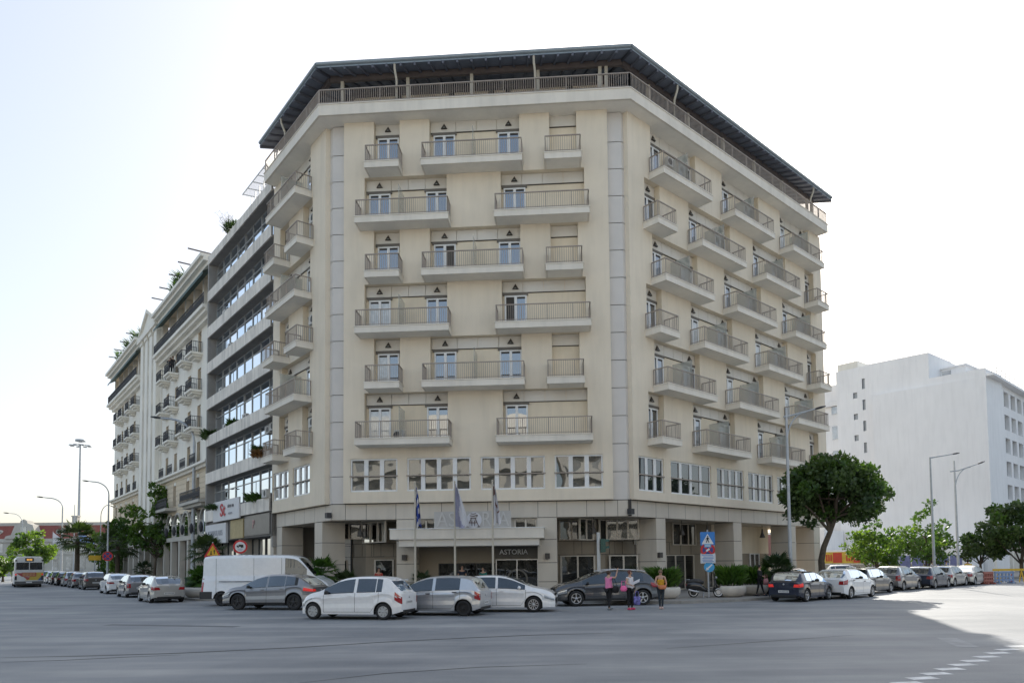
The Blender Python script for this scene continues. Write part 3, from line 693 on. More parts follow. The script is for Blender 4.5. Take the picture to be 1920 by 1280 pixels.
# peach rusticated base storey
b=MB()
z=6.9
while z<10.6: b.fbox(CL,A0,A1,.0,.03,z,z+.42,0); z+=.47
for u in bays+[26.0,69.6]: pass
b=MB()
us=sorted(set([A0,A1]+[x for u in bays+[26.0,69.6] for x in (u-.55,u+.55)]))
z=6.95
while z<10.5:
    for a,c in zip(us,us[1:]):
        if (a+c)/2 in [round(q,6) for q in ()]: continue
        if any(abs((a+c)/2-u)<.1 for u in bays+[26.0,69.6]) and 7.6<z<9.9: continue
        b.fbox(CL,a,c,.002,.05,z,z+.43,0)
    z+=.47
b.build('rusticated_base',[PEACH],chotel)
b=MB()
b=MB(); b.fbox(CL,A0,43.7,-2.4,.3,27.5,27.6,0); b.fbox(CL,52.7,A1,-2.4,.3,27.5,27.6,0); b.build('loggia_ceiling',PEACH,chotel)
for (z0,z1,d) in ((10.5,10.75,.35),(10.75,10.95,.65),(23.2,23.55,.4),(23.55,23.85,.75),(23.85,24.15,1.0),(27.6,27.9,.6),(27.9,28.2,.95),(28.2,28.5,1.2)):
    for (a,c) in ((A0,43.8),(52.6,A1+d*.6)): b=MB(); b.fbox(CL,a,c,-.3,d,z0,z1,0); b.build('cornice',[CREAM],chotel)
for (a,c) in ((A0,43.6),(52.8,A1)):
    n=int((c-a)/2.9)
    for k in range(n+1): b=MB(); b.fbox(CL,a+(c-a-.4)*k/n,a+(c-a-.4)*k/n+.4,-.4,.1,24.15,27.5,0); b.build('loggia_pier',CREAM,chotel)
    b=MB(); b.quad(CL.pt(a,.1,27.5),CL.pt(c,.1,27.5),CL.pt(c,1.0,26.95),CL.pt(a,1.0,26.95)); b.quad(CL.pt(a,1.0,26.95),CL.pt(c,1.0,26.95),CL.pt(c,1.0,26.7),CL.pt(a,1.0,26.7)); b.build('awning',AWN,chotel)
def iron(mb,u0,u1,d,z,h=.95,dense=.28):
    P=CL.pt
    mb.bar(P(u0,d,z+h),P(u1,d,z+h),.06,.06); mb.bar(P(u0,d,z+.06),P(u1,d,z+.06),.05,.05)
    n=max(2,int((u1-u0)/dense))
    for k in range(n+1):
        u=u0+(u1-u0)*k/n; mb.bar(P(u,d,z),P(u,d,z+h),.035,.035)
        if k<n:
            v=u0+(u1-u0)*(k+1)/n; mb.bar(P(u,d,z+.2),P(v,d,z+.75),.04,.04); mb.bar(P(v,d,z+.2),P(u,d,z+.75),.04,.04)
            c=[P((u+v)/2+.1*math.cos(a*math.pi/4),d,z+.48+.16*math.sin(a*math.pi/4)) for a in range(9)]
            for p_,q_ in zip(c,c[1:]): mb.bar(p_,q_,.035,.035)
for (a,c) in ((A0,43.6),(52.8,A1)):
    b=MB(); iron(b,a,c,.9,24.15); b.build('loggia_railing',IRON,chotel)
for u in bays:
    for z in rows[:3]:
        b=MB(); b.fbox(CL,u-1.0,u+1.0,.002,1.0,z-.18,z); b.fbox(CL,u-.8,u+.8,.002,.8,z-.36,z-.18); b.fbox(CL,u-.5,u+.5,.002,.5,z-.55,z-.36); o=b.build('balcony',CREAM,chotel)
        g=MB(); iron(g,u-.95,u+.95,.92,z); 
        for s in (-.95,.95):
            for k in range(7): g.bar(CL.pt(u+s,.05+k*.14,z),CL.pt(u+s,.05+k*.14,z+.95),.025,.025)
            g.bar(CL.pt(u+s,.03,z+.95),CL.pt(u+s,.92,z+.95),.045,.045)
        g.build('railing',IRON,o)
    g=MB(); iron(g,u-.95,u+.95,.55,10.95); g.build('railing',IRON,chotel)
for u in bays+[26.0,69.6]:
    for z in rows+[7.75]:
        b=MB(); t=.06
        b.fbox(CL,u-.55,u+.55,-.28,-.2,z+2.05,z+2.14); b.fbox(CL,u-.04,u+.04,-.28,-.2,z+.03,z+2.05)
        o=b.build('window',WHITE,chotel); g=MB(); g.fbox(CL,u-.545,u+.545,-.285,-.25,z+.03,z+2.1); g.build('pane',GLC,o)
# grand balcony of the first floor
b=MB(); b.fbox(CL,24.7,31.5,.05,1.1,7.35,7.6); b.fbox(CL,25,31.2,.05,.8,7.1,7.35); o=b.build('balcony',STONE,chotel); g=MB(); iron(g,24.8,31.4,1.0,7.6); g.build('railing',IRON,o)
b=MB(); b.fbox(CL,36.5,43,.05,1.1,7.35,7.6); o=b.build('balcony',STONE,chotel); g=MB(); iron(g,36.6,42.9,1.0,7.6); g.build('railing',IRON,o)
# pilaster bay and pediment
b=MB(); b.fbox(CL,43.7,52.7,.002,.15,5,28.0,0); b.build('central_bay',[CREAM],chotel)
for u in (44.0,46.2,48.4,50.8):
    b=MB(); b.fbox(CL,u,u+1.3,.15,.6,5.2,27.2,0); b.fbox(CL,u-.12,u+1.42,.14,.72,27.2,27.6,0); b.fbox(CL,u-.12,u+1.42,.14,.72,4.9,5.3,0); b.build('pilaster',[CREAM],chotel)
for u in (45.75,47.95,50.25):
    for z in rows+[24.2,7.75]:
        b=MB(); b.fbox(CL,u-.25,u+.25,.14,.22,z+.05,z+2.1); o=b.build('window',WHITE,chotel); g=MB(); g.fbox(CL,u-.2,u+.2,.21,.23,z+.1,z+2.05); g.build('pane',DARK,o)
b=MB(); b.fbox(CL,43.5,52.9,-.3,.9,27.6,28.2,0)
b.fprism(CL,[(43.4,28.2),(53.0,28.2),(48.2,30.3)],-.3,.6,0); b.fprism(CL,[(43.2,28.2),(43.7,28.2),(48.2,30.15),(52.7,28.2),(53.2,28.2),(48.2,30.55)],.6,.85,0)
b.build('pediment',[CREAM],chotel)
# roof garden beams
for k,u in enumerate((27.5,31,34.5,38.5,42,56,60,64,68)):
    b=MB(); b.fbox(CL,u,u+.10,-1.5,1.5,29.75,29.85); b.fbox(CL,u,u+.12,-1.5,-1.35,28.3,29.75); b.build('roof_beam',BEAM,chotel)
b=MB(); b.fbox(CL,24.8,72,-3.2,-2.4,28.3,28.9); b.build('roof_parapet',CREAM,chotel)
# arcade of the ground floor
b=MB(); b.fbox(CL,A0,A1,-.2,.35,4.35,4.75,0); b.build('arcade_beam',STONE,chotel)
u=24.9
while u<72:
    b=MB(); b.fbox(CL,u,u+.55,-.2,.3,.1,4.35,0); b.build('arcade_column',STONE,chotel); u+=3.1
def arch(u,r=1.15):
    g=MB(); g.add([CL.pt(u-r,.06,4.75),CL.pt(u+r,.06,4.75)]+[CL.pt(u+r*math.cos(a*math.pi/12),.06,5.75+r*math.sin(a*math.pi/12)) for a in range(13)],[tuple(range(15))]); return g
for k in range(15):
    u=26.7+3.1*k
    if u>71: break
    b=MB(); pts=[(u+1.3*math.cos(a*math.pi/12),5.75+1.3*math.sin(a*math.pi/12)) for a in range(13)]
    for p_,q_ in zip(pts,pts[1:]): b.bar(CL.pt(p_[0],.08,p_[1]),CL.pt(q_[0],.08,q_[1]),.2,.2)
    b.bar(CL.pt(u-1.3,.08,4.75),CL.pt(u-1.3,.08,5.75),.2,.2); b.bar(CL.pt(u+1.3,.08,4.75),CL.pt(u+1.3,.08,5.75),.2,.2)
    o=b.build('arched_window',STONE,chotel); arch(u).build('pane',GLS,o)
b=MB(); b.fbox(CL,A0,A1,-.38,-.36,.1,4.35,0); b.build('arcade_wall',mat('arcade_wall_brown',(.20,.15,.11),.8,var=.25,scale=.4),chotel)
for k in range(10):
    u=25.2+3.1*k; p_=CL.pt(u,.75,0); b=MB(); b.lathe([(.02,5.75),(.12,5.6),(.2,5.3),(.12,4.9),(.03,4.8)],(p_[0],p_[1],0),8); b.bar(CL.pt(u,.3,5.0),CL.pt(u,.75,5.0),.05); b.build('wall_lantern',IRON,chotel)
# ------------------------------------------------------------------ long red-roofed customs-like hall at the end of the left street
NX0,NX1,NY=-190,-70,185
nh=thing('station_hall','long pale stone hall with red tiled roof at the end of the left street','building',(-125,NY,0))
o_=(-125,NY,0)
m=MB(); m.box(NX0,NX1,NY,NY+18,0,9.3,0); m.box(NX0,NX1,NY-.4,NY+.2,8.6,9.5,0); m.box(NX0,NX1,NY-.25,NY+.2,5.3,5.6,0); m.build('wall',[STONE],nh,o_)
m=MB(); m.quad((NX0,NY-.4,9.5),(NX1,NY-.4,9.5),(NX1,NY+3.0,13.2),(NX0,NY+3.0,13.2)); m.build('roof',TILE,nh,o_)
m=MB(); m.box(NX0,NX1,NY+2.9,NY+9,13.1,13.9); m.build('roof_ridge',STONE,nh,o_)
for x in (-127.5,-95):
    m=MB(); s=1.0
    prof=[(-5,9.5),(-4.6,10.2),(-3.3,10.5),(-2.7,12),(-2.3,13.1),(-1,13.5),(-.8,14.2),(0,14.6),(.8,14.2),(1,13.5),(2.3,13.1),(2.7,12),(3.3,10.5),(4.6,10.2),(5,9.5)]
    n=len(prof); vs=[(x+a*s,NY-.9,z) for a,z in prof]+[(x+a*s,NY+1.6,z) for a,z in prof]
    m.add(vs,[tuple(range(n)),tuple(range(n,2*n))]+[(i,(i+1)%n,n+(i+1)%n,n+i) for i in range(n)]); m.build('gable',STONE,nh,o_)
    m=MB(); m.box(x-.8,x+.8,NY-1.0,NY-.85,10.3,12.6); m.build('gable_window',GLC,nh,o_)
for x in (-119.5,-111.5,-103.5,-135,-143):
    m=MB(); m.lathe([(0,-.02),(.35,-.02),(.35,-.2),(.6,-.2),(.6,.6)],(x,NY+.9,11.3),14,0,True,'y'); m.build('round_dormer',STONE,nh,o_)
    m=MB(); m.lathe([(0,-.05),(.33,-.05)],(x,NY+.9,11.3),12,0,True,'y'); m.build('dormer_pane',DARK,nh,o_)
for x in (-116,-92):
    m=MB(); m.box(x-.7,x+.7,NY+2,NY+3.2,10,15.3); m.box(x-.85,x+.85,NY+1.85,NY+3.35,15.3,15.6); m.build('chimney',STONE,nh,o_)
x=NX0+2
while x<NX1:
    m=MB(); big_=(int(x)%3==0); m.box(x-.7,x+.7,NY-.06,NY,1.2,4.6); m.box(x-.6,x+.6,NY-.06,NY,6.0,8.3); m.build('window',GLC,nh,o_); x+=3.6
for x in (-128,):
    m=MB(); c=[(x+2.2*math.cos(a*math.pi/12),NY-.3,5.2+2.2*math.sin(a*math.pi/12)) for a in range(13)]
    for p_,q_ in zip(c,c[1:]): m.bar(p_,q_,.5,.5)
    m.bar((x-2.2,NY-.3,0),(x-2.2,NY-.3,5.2),.5,.5); m.bar((x+2.2,NY-.3,0),(x+2.2,NY-.3,5.2),.5,.5); m.build('entrance_arch',STONE,nh,o_)
# ------------------------------------------------------------------ white block on the right street
WC=(61.25,90)
WG=Fr(WC,ul,(-ul[1],ul[0])); WR=Fr(WC,ur,nr)
wb=thing('white_apartment_block','white block with blank gable wall and rows of recessed windows, right','building',(61.25,90,0),world=True)
m=MB()
holes=[]
for (u,z,w,h) in ((15.55,27.6,.42,1.5),(15.55,24.5,.42,1.5),(15.55,21.4,.42,1.5),(15.55,18.2,.42,1.5),(16.8,26.1,.6,.85),(16.8,22.95,.6,.85),(16.8,19.8,.6,.85)): holes.append((u-w/2,u+w/2,z-h/2,z+h/2,.25))
gw=MB(); holed_wall(gw,WG,0,15.0,0,26.5,[],.2,.2); 
holed_wall(gw,WG,15.0,19.6,0,30.2,holes,.25,.2)
P=WG.pt
gw.quad(P(6.7,0,26.5),P(15,0,26.5),P(15,0,30.3),P(6.7,0,30.1)); gw.quad(P(6.7,0,26.5),P(6.7,0,30.1),P(6.7,-8,30.1),P(6.7,-8,26.5))
gw.build('gable_wall',[WWALL,GALV],wb)
m=MB(); m.fbox(WG,1.9,6.8,-30,-.3,0,26.4,0); m.fbox(WG,.05,2.0,-6,-.3,0,26.4,0); m.fbox(WG,6.72,19.5,-30,-.3,0,30.0,0); m.fbox(WG,19.4,23.2,-30,-2.0,0,28.8,0); m.fbox(WG,23.0,30.2,-30,-3.0,0,26.9,0); m.fbox(WG,3.6,6.7,-20,-4,26.4,28.3,0); m.build('building_core',WWALL,wb)
for (a,b_,c,d_,e_,f_,mm) in ((19.3,24.0,-1.9,-1.5,25.5,26.2,WWALL),(16.5,19.5,-4,-.4,30,31.3,CREAM),(3.4,6.7,-20,-3.7,28.3,28.5,WWALL)): m=MB(); m.fbox(WG,a,b_,c,d_,e_,f_,0); m.build('roof_slab',mm,wb)
m=MB(); m.fbox(WG,5.4,6.5,-4.02,-3.96,27.0,28.0); m.build('penthouse_window',GLC,wb)
for z in (25.3,21.4,17.6):
    m=MB(); m.fbox(WG,20.2,21.4,-1.99,-1.9,z-1,z+1); m.build('window',GLC,wb)
m=MB(); m.fbox(WG,12.4,14.4,.01,.04,4.2,7.2); m.build('window',GLC,wb)
fw_=MB(); holes=[]
RZ=[22.6,19.4,16.2,13.0,9.8,6.6]
for k in range(14):
    for z in RZ: holes.append((1.2+k*3.4,3.6+k*3.4,z-.0,z+2.1,.55))
holed_wall(fw_,WR,0,50,3.5,25.4,holes,.55,.3,0,0,0); fw_.build('street_wall',[WWALL],wb)
m=MB(); m.fbox(WR,0,50,-.3,.9,25.4,25.7); m.build('cornice',WWALL,wb)
m=MB(); m.fbox(WR,.0,50,-14,-.6,0,25.4); m.build('building_core',WWALL,wb)
for k in range(14):
    for z in RZ:
        u=1.2+k*3.4; m=MB(); m.fbox(WR,u,u+2.4,-.54,-.45,z,z+.25); m.fbox(WR,u+1.15,u+1.25,-.54,-.44,z+.25,z+2.1); o=m.build('window',WHITE,wb); g=MB(); g.fbox(WR,u+.02,u+2.38,-.53,-.48,z+.25,z+2.08); g.build('pane',GLC,o)
m=MB()
for k in range(24): m.bar(WR.pt(k*2.1,.7,25.7),WR.pt(k*2.1,.7,26.7),.05)
m.bar(WR.pt(0,.7,26.7),WR.pt(50,.7,26.7),.05); m.bar(WR.pt(0,.7,26.2),WR.pt(50,.7,26.2),.04); m.build('roof_railing',GALV,wb)
for k in range(12): m=MB(); m.fbox(WR,.2+k*4,.9+k*4,-.6,.15,0,3.3); m.build('street_pillar',CREAM,wb)
m=MB(); m.fbox(WR,0,50,-.6,.1,3.3,3.6); m.build('street_lintel',CREAM,wb)
m=MB(); m.fbox(WR,0,50,-3,-2.8,0,3.3); m.build('shop_window',GLS,wb)
m=MB(); m.fbox(WR,6.3,8.7,.9,1.1,4.3,6.0); o=m.build('sign',mat('sign_orange',(.62,.22,.02),.5,var=.1),wb)
m=MB(); m.fbox(WR,6.8,8.2,1.1,1.13,4.8,5.6); m.build('sign_mark',SR,o)
# low market hall with red and yellow banner, behind the arcade
mk_=R.pt(36,-14,0); 
mkt=thing('shop_hall','low pale shop hall with long red and yellow banner behind the trees','building',(mk_[0],mk_[1],0),world=True)
MK=Fr(WG.pt(0,-.0,0)[:2],ul,(-ul[1],ul[0]))
m=MB(); m.fbox(MK,1,40,.5,6,0,3.3); m.fbox(MK,19,40,.5,6,3.3,6.2); m.build('wall',WWALL,mkt)
BY=mat('banner_yellow',(.62,.42,.05),.6,var=.15,scale=2); BR=mat('banner_red',(.55,.06,.03),.6,var=.1)
m=MB()
m.fbox(MK,13,28,6.0,6.1,1.45,3.05,0)
bn=m.build('banner',[BY],mkt)
for k in range(5):
    u=27.6-k*2.9
    m=MB(); m.fbox(MK,u-2.4,u-1.1,6.1,6.13,1.55,2.95); m.build('banner_block',BR,bn)
    for j_ in range(3): m=MB(); m.fbox(MK,u-.3-j_*.33,u-.08-j_*.33,6.1,6.13,1.75,2.7); m.build('banner_letter',BR,bn)
m=MB(); m.fbox(MK,5,34,6.0,6.06,.1,1.3); m.build('shop_window',GLS,mkt)
m=MB(); m.fbox(MK,21.3,22.6,6.0,6.05,3.6,5.4); m.build('window',GLC,mkt)
BLU=mat('shutter_blue',(.16,.18,.34),.6,var=.25,scale=1.5)
for k in range(6): m=MB(); m.fbox(MK,1.5+k*1.5,2.8+k*1.5,6.0,6.1,.2,2.4); m.build('shutter',BLU,mkt)
# red-roofed kiosk seen through the arcade
kp=(23,64,0)
ks=thing('kiosk','small shed with a dull red pitched roof seen through the hotel arcade','kiosk',kp)
m=MB(); m.box(21.8,24.7,62,66,0,2.5); m.build('wall',CREAM,ks,kp)
m=MB(); m.quad((21.6,61.5,2.4),(24.9,61.5,2.4),(24.9,64,4.3),(21.6,64,4.3)); m.quad((21.6,66.5,2.4),(24.9,66.5,2.4),(24.9,64,4.3),(21.6,64,4.3)); m.poly([(21.6,61.5,2.4),(21.6,66.5,2.4),(21.6,64,4.3)]); m.poly([(24.9,61.5,2.4),(24.9,66.5,2.4),(24.9,64,4.3)]); m.build('roof',mat('maroon_sheet',(.14,.06,.06),.7,var=.15),ks,kp)
# dark block closing the right street
db=thing('apartment_block','tall grey apartment block at the far end of the right street','building',(108,100,0))
m=MB(); m.box(100,130,92,120,0,24); m.build('wall',CONC,db,(108,100,0))
for k in range(6):
    for z in range(6):
        m=MB(); m.box(101.5+k*4,103.5+k*4,91.9,91.99,3+z*3.4,5+z*3.4); m.build('window',GLC,db,(108,100,0))
# ------------------------------------------------------------------ blocks across the crossing, behind the camera (mirrored in the panes)
OPPW=mat('opposite_render',(.78,.73,.64),.9,var=.08,scale=.3)
def opp(name,label,x0,x1,y,h,rz,piv,wallm):
    t=thing(name,label,'building',(piv[0],piv[1],0),rz)
    m=MB(); m.box(x0,x1,-12,0,0,h); m.build('wall',wallm,t)
    k=0
    z=4.2
    while z<h-2.2:
        b=MB(); b.box(x0+.5,x1-.5,.0,1.2,z-.2,z+.0); b.box(x0+.5,x1-.5,1.1,1.2,z,z+.85); b.build('balcony',OPPW,t)
        x=x0+1.2
        w=MB()
        while x<x1-2: w.box(x,x+1.6,.005,.05,z+.1,z+2.3); x+=3.1
        w=w.build('window_band',GLC,t); z+=3.2
    m=MB(); m.box(x0,x1,.005,.05,.3,3.4); m.build('shopfront',GLS,t)
opp('opposite_block','pale balconied block across the crossing, mirrored in the ribbon windows',-34,-2,0,22,-.10,(0,-16),OPPW)
opp('opposite_block','grey balconied block across the crossing, mirrored in the entrance windows',0,30,0,25,-.10,(0,-16),CONC)
# ------------------------------------------------------------------ vehicles
def lerp_path(pts,x):
    if x<=pts[0][0]: return pts[0][1]
    for (a,b),(c,d) in zip(pts,pts[1:]):
        if x<=c:
            t=(x-a)/(c-a) if c>a else 0
            return b+(d-b)*t
    return pts[-1][1]
def smooth_path(pts,x):
    # Catmull-Rom through the profile points
    if x<=pts[0][0]: return pts[0][1]
    n=len(pts)
    for i in range(n-1):
        if x<=pts[i+1][0]:
            x0,y0=pts[i]; x1,y1=pts[i+1]; h=x1-x0
            if h<1e-6: return y1
            m0=(pts[i+1][1]-pts[i-1][1])/(pts[i+1][0]-pts[i-1][0]) if i>0 else (y1-y0)/h
            m1=(pts[i+2][1]-pts[i][1])/(pts[i+2][0]-pts[i][0]) if i<n-2 else (y1-y0)/h
            t=(x-x0)/h
            return (2*t**3-3*t**2+1)*y0+(t**3-2*t**2+t)*h*m0+(-2*t**3+3*t**2)*y1+(t**3-t**2)*h*m1
    return pts[-1][1]
def sharp(ob,a=38):
    try: ob.data.set_sharp_from_angle(angle=R_(a))
    except Exception: pass
    return ob
def make_wheel(root,x,y,rw,kind,side):
    t=MB(); w=.20
    s=1 if side>0 else -1
    def ly(p): return [(r,s*z) for r,z in p]
    t.lathe(ly([(rw*.62,-w/2),(rw*.9,-w/2),(rw*.985,-w/2+.03),(rw,-.05),(rw,.05),(rw*.985,w/2-.03),(rw*.9,w/2),(rw*.66,w/2-.005),(rw*.63,w/2-.05)]),(x,y,rw),22,0,True,'y')
    wh=t.build('wheel',BLACK,root)
    r=MB(); rr0=rw*.66
    r.lathe(ly([(rr0,w/2-.012),(rr0*.93,w/2-.004),(rr0*.88,w/2-.03)]),(x,y,rw),22,0,True,'y')
    r.lathe(ly([(rr0*.9,w/2-.055),(0,w/2-.05)]),(x,y,rw),22,1 if kind!='steel' else 0,True,'y')
    n={'hub':7,'alloy':5,'multi':10,'dark':5,'steel':0}[kind]
    yo=y+s*(w/2-.015)
    for k in range(n):
        a=2*math.pi*k/n+.3
        wd={'hub':.30,'alloy':.22,'multi':.12,'dark':.2}[kind]
        c0,c1=.18*rr0,.9*rr0
        p=[]
        for rad,aa in ((c0,a-wd*1.6),(c0,a+wd*1.6),(c1,a+wd*(1.15 if kind=='hub' else .7)),(c1,a-wd*(1.15 if kind=='hub' else .7))): p.append((x+rad*math.cos(aa),rw+rad*math.sin(aa)))
        f=[(q[0],yo,q[1]) for q in p]; b=[(q[0],yo-s*.03,q[1]) for q in p]
        r.add(f+b,[(0,1,2,3),(0,1,5,4),(1,2,6,5),(2,3,7,6),(3,0,4,7)],0)
    r.lathe(ly([(rr0*.26,w/2-.03),(rr0*.24,w/2-.008),(0,w/2-.004)]),(x,y,rw),14,0,True,'y')
    mm={'hub':HUB,'alloy':CHROME,'multi':CHROME,'dark':ALLOYD,'steel':BLACK}[kind]
    r.build('rim',[mm,GRILLE],wh)
    return wh
def make_car(name,label,cat,pos,hd,near,P,group=None):
    """pos = ground point under the near-side rear wheel; near: +1 left side, -1 right side"""
    Lg,W,top,belt,xr,xf,rw=P['L'],P['W'],P['top'],P['belt'],P['xr'],P['xf'],P['rw']
    wins,ws,rs,doors=P.get('wins',[]),P['ws'],P['rs'],P.get('doors',[])
    wb=xf-xr; h=R_(hd); fx,fy=math.cos(h),math.sin(h); lx,ly=-fy,fx
    tr=W/2-.10
    cx=pos[0]+fx*wb/2-lx*near*tr; cy=pos[1]+fy*wb/2-ly*near*tr
    root=thing(name,label,cat,(cx,cy,P.get('z',0)),h,group)
    x0=(xr+xf)/2; root_o=(x0,0,0); ORG[root.name]=root_o
    pm=P['paint']; sill=P.get('sill',.2); tum=P.get('tum',.30); ra=rw+P.get('gap',.055)
    kr,kf=P.get('kr',.13),P.get('kf',.24)
    def taper(x):
        t=1.0
        if x<.45: t-=kr*(1-x/.45)**2.2
        d=Lg-x
        if d<.7: t-=kf*(1-d/.7)**2.2
        return t
    def zb(x):
        z=sill+ (.10*(max(0,1-x/(xr-ra+.01)))**1 if x<xr-ra else 0)
        for xa in (xr,xf):
            if abs(x-xa)<ra: z=max(z,rw+math.sqrt(max(0,ra*ra-(x-xa)**2)))
        return z
    def side(x,t,off=0):
        b=smooth_path(belt,x); z0=zb(x); z=z0+(b-z0)*t
        y=W/2*taper(x)*(1-.045*((z-.52)/.45)**2)+.016*math.exp(-((t-.8)/.07)**2)-.016*math.exp(-((t-.5)/.17)**2)
        return (x,y+off,z)
    TS=[0,.10,.3,.5,.66,.75,.81,.9,1.0]; nL=len(TS)-1
    def ring(x):
        p=[side(x,t) for t in TS]
        yb,bz=p[-1][1],p[-1][2]; zt=max(smooth_path(top,x),bz+.012); hh=zt-bz
        k=min(1,hh/.25)
        g=lambda f:(x,yb-.012-tum*hh*f-(1-k)*.16*f,bz+hh*(.04+.80*f)*(1-.0*k))
        p+= [g(.0),g(.5),g(1.0)]
        y2=p[-1][1]
        p.append((x,y2-(.08+.03*k),bz+hh*(.955)))
        p.append((x,y2*.5,zt-.012)); p.append((x,0,zt)); return p
    xs={0,.02,.06,.13,.24,.38,.5,Lg,Lg-.02,Lg-.06,Lg-.13,Lg-.24,Lg-.38,Lg-.55,Lg-.7}
    for xa in (xr,xf):
        for k in range(-8,9): xs.add(round(xa+ra*math.sin(k*math.pi/16),4))
        xs.add(xa-ra-.004); xs.add(xa+ra+.004)
    for a,b in list(wins)+[ws,rs]: xs.add(a); xs.add(b)
    for d in doors: xs.add(d)
    for q in top: xs.add(q[0])
    k=.6
    while k<Lg-.6:
        if all(abs(k-q)>.05 for q in xs): xs.add(k)
        k+=.14
    xs=sorted(q for q in xs if 0<=q<=Lg)
    xs=[q for i,q in enumerate(xs) if i==0 or q-xs[i-1]>.0035]
    rings=[ring(x) for x in xs]
    nP=len(rings[0]); parts={}
    def put(key,quad_,sm=True): parts.setdefault(key,MB()).add(quad_,[(0,1,2,3)],0,sm)
    dr=[(a,b) for a,b in zip(doors,doors[1:])]
    for i in range(len(xs)-1):
        xm=(xs[i]+xs[i+1])/2
        for j in range(nP-1):
            for sgn_ in (1,-1):
                q=[rings[i][j],rings[i+1][j],rings[i+1][j+1],rings[i][j+1]]
                q=[(a,sgn_*b,c) for a,b,c in q]
                if sgn_<0: q=q[::-1]
                key='body'
                if j<nL:
                    for n_,(a,b) in enumerate(dr):
                        if a<xm<b and j>=1: key=('door',n_,sgn_)
                    if P.get('clad') and (j==0 or any(abs(xm-xa)<ra+.05 for xa in (xr,xf)) and j<=0): key='cladding'
                elif j in (nL,nL+1,nL+2):
                    for n_,(a,b) in enumerate(wins):
                        if a<xm<b: key=('win',n_,sgn_) if j>nL else 'trim'
                    if P.get('hpil') and any(a<xm<b for a,b in P['hpil']): key='trim'
                elif j in (nL+4,nL+5) or (j==nL+3 and P.get('wide_glass')):
                    if ws[0]<xm<ws[1]: key='windscreen'
                    elif rs[0]<xm<rs[1]: key='rear'
                put(key,q)
    bd=parts['body']
    for rg,fl in ((rings[0],0),(rings[-1],1)):
        for j in range(nP-1):
            a,b=rg[j],rg[j+1]; q=[(a[0],-a[1],a[2]),a,b,(b[0],-b[1],b[2])]
            bd.add(q if fl else q[::-1],[(0,1,2,3)],0,False)
    sharp(bd.build('body',pm,root))
    for key,mb in parts.items():
        if key=='body': continue
        if key=='trim': sharp(mb.build('window_trim',GRILLE,root))
        elif key=='cladding': sharp(mb.build('sill_cladding',BLACK,root))
        elif key=='windscreen': mb.build('windscreen',CARGL,root)
        elif key=='rear': mb.build('rear_window',CARGL,root)
        elif key[0]=='win': mb.build('side_window',CARGL,root)
        elif key[0]=='door':
            n_,sg_=key[1],key[2]; a,b=dr[n_]
            for xx in (a,b):
                for t0,t1 in zip(TS[1:],TS[2:]):
                    p=[side(xx-.006,t0,.003),side(xx+.006,t0,.003),side(xx+.006,t1,.003),side(xx-.006,t1,.003)]
                    mb.add([(q[0],q[1]*sg_,q[2]) for q in p],[(0,1,2,3)],1)
            for xx,yy in zip([a+(b-a)*k/6 for k in range(6)],[a+(b-a)*k/6 for k in range(1,7)]):
                p=[side(xx,.10,.003),side(yy,.10,.003),side(yy,.115,.003),side(xx,.115,.003)]
                mb.add([(q[0],q[1]*sg_,q[2]) for q in p],[(0,1,2,3)],1)
            do=sharp(mb.build('door',[pm,GRILLE],root))
            hx=a+.10+ (.0 if n_==0 else 0); s0=side(hx+.1,.86); hm=MB(); 
            hm.box(hx+.02,hx+.2,min(s0[1]*sg_,(s0[1]+.028)*sg_),max(s0[1]*sg_,(s0[1]+.028)*sg_),s0[2]-.018,s0[2]+.018); hm.build('door_handle',GRILLE if P.get('dark_handles') else pm,do)
    # underbody
    u=MB(); u.box(.25,Lg-.25,-(W/2-.26),W/2-.26,sill-.02,min(.62,sill+.45)); u.box(.12,Lg-.12,-(W/2-.16),W/2-.16,sill+.02,sill+.10); u.build('underbody',GRILLE,root)
    for x in (xr,xf):
        for s in (1,-1): make_wheel(root,x,s*(W/2-.115),rw,P.get('rim','hub'),s)
    # lamps
    def patch(xa,xb,ta,tb,sg_,n=4,skew=0):
        m=MB(); 
        for k in range(n):
            x1,x2=xa+(xb-xa)*k/n,xa+(xb-xa)*(k+1)/n
            for q in range(3):
                t1,t2=ta+(tb-ta)*q/3,ta+(tb-ta)*(q+1)/3
                s1=lambda x,t:side(x,t+skew*(x-xa),.007)
                p=[s1(x1,t1),s1(x2,t1),s1(x2,t2),s1(x1,t2)]
                m.add([(a,b*sg_,c) for a,b,c in p],[(0,1,2,3)],0,True)
        return m
    tl=P.get('tail',(.015,.26,.62,.95)); hl=P.get('head',(.5,.02,.60,.86))
    for s in (1,-1):
        m=patch(tl[0],tl[1],tl[2],tl[3],s,4,P.get('tskew',0)); e0=side(0.0,(tl[2])),side(0.0,tl[3])
        wdt=P.get('tailin',.2)
        q=[(-.008,s*(e0[0][1]+.004),e0[0][2]),(-.008,s*(e0[0][1]-wdt),e0[0][2]+.01),(-.008,s*(e0[1][1]-wdt*.8),e0[1][2]),(-.008,s*(e0[1][1]+.004),e0[1][2])]
        m.add(q,[(0,1,2,3)],0); 
        a1,a2=side(tl[0],tl[2],.007),side(tl[0],tl[3],.007)
        m.add([q[0],q[3],(a2[0],s*a2[1],a2[2]),(a1[0],s*a1[1],a1[2])],[(0,1,2,3)],0)
        m.build('tail_light',TLL if P.get('lit') else TLR,root)
        m=patch(Lg-hl[0],Lg-hl[1],hl[2],hl[3],s,5,P.get('hskew',0)); e0=side(Lg,hl[2]),side(Lg,hl[3])
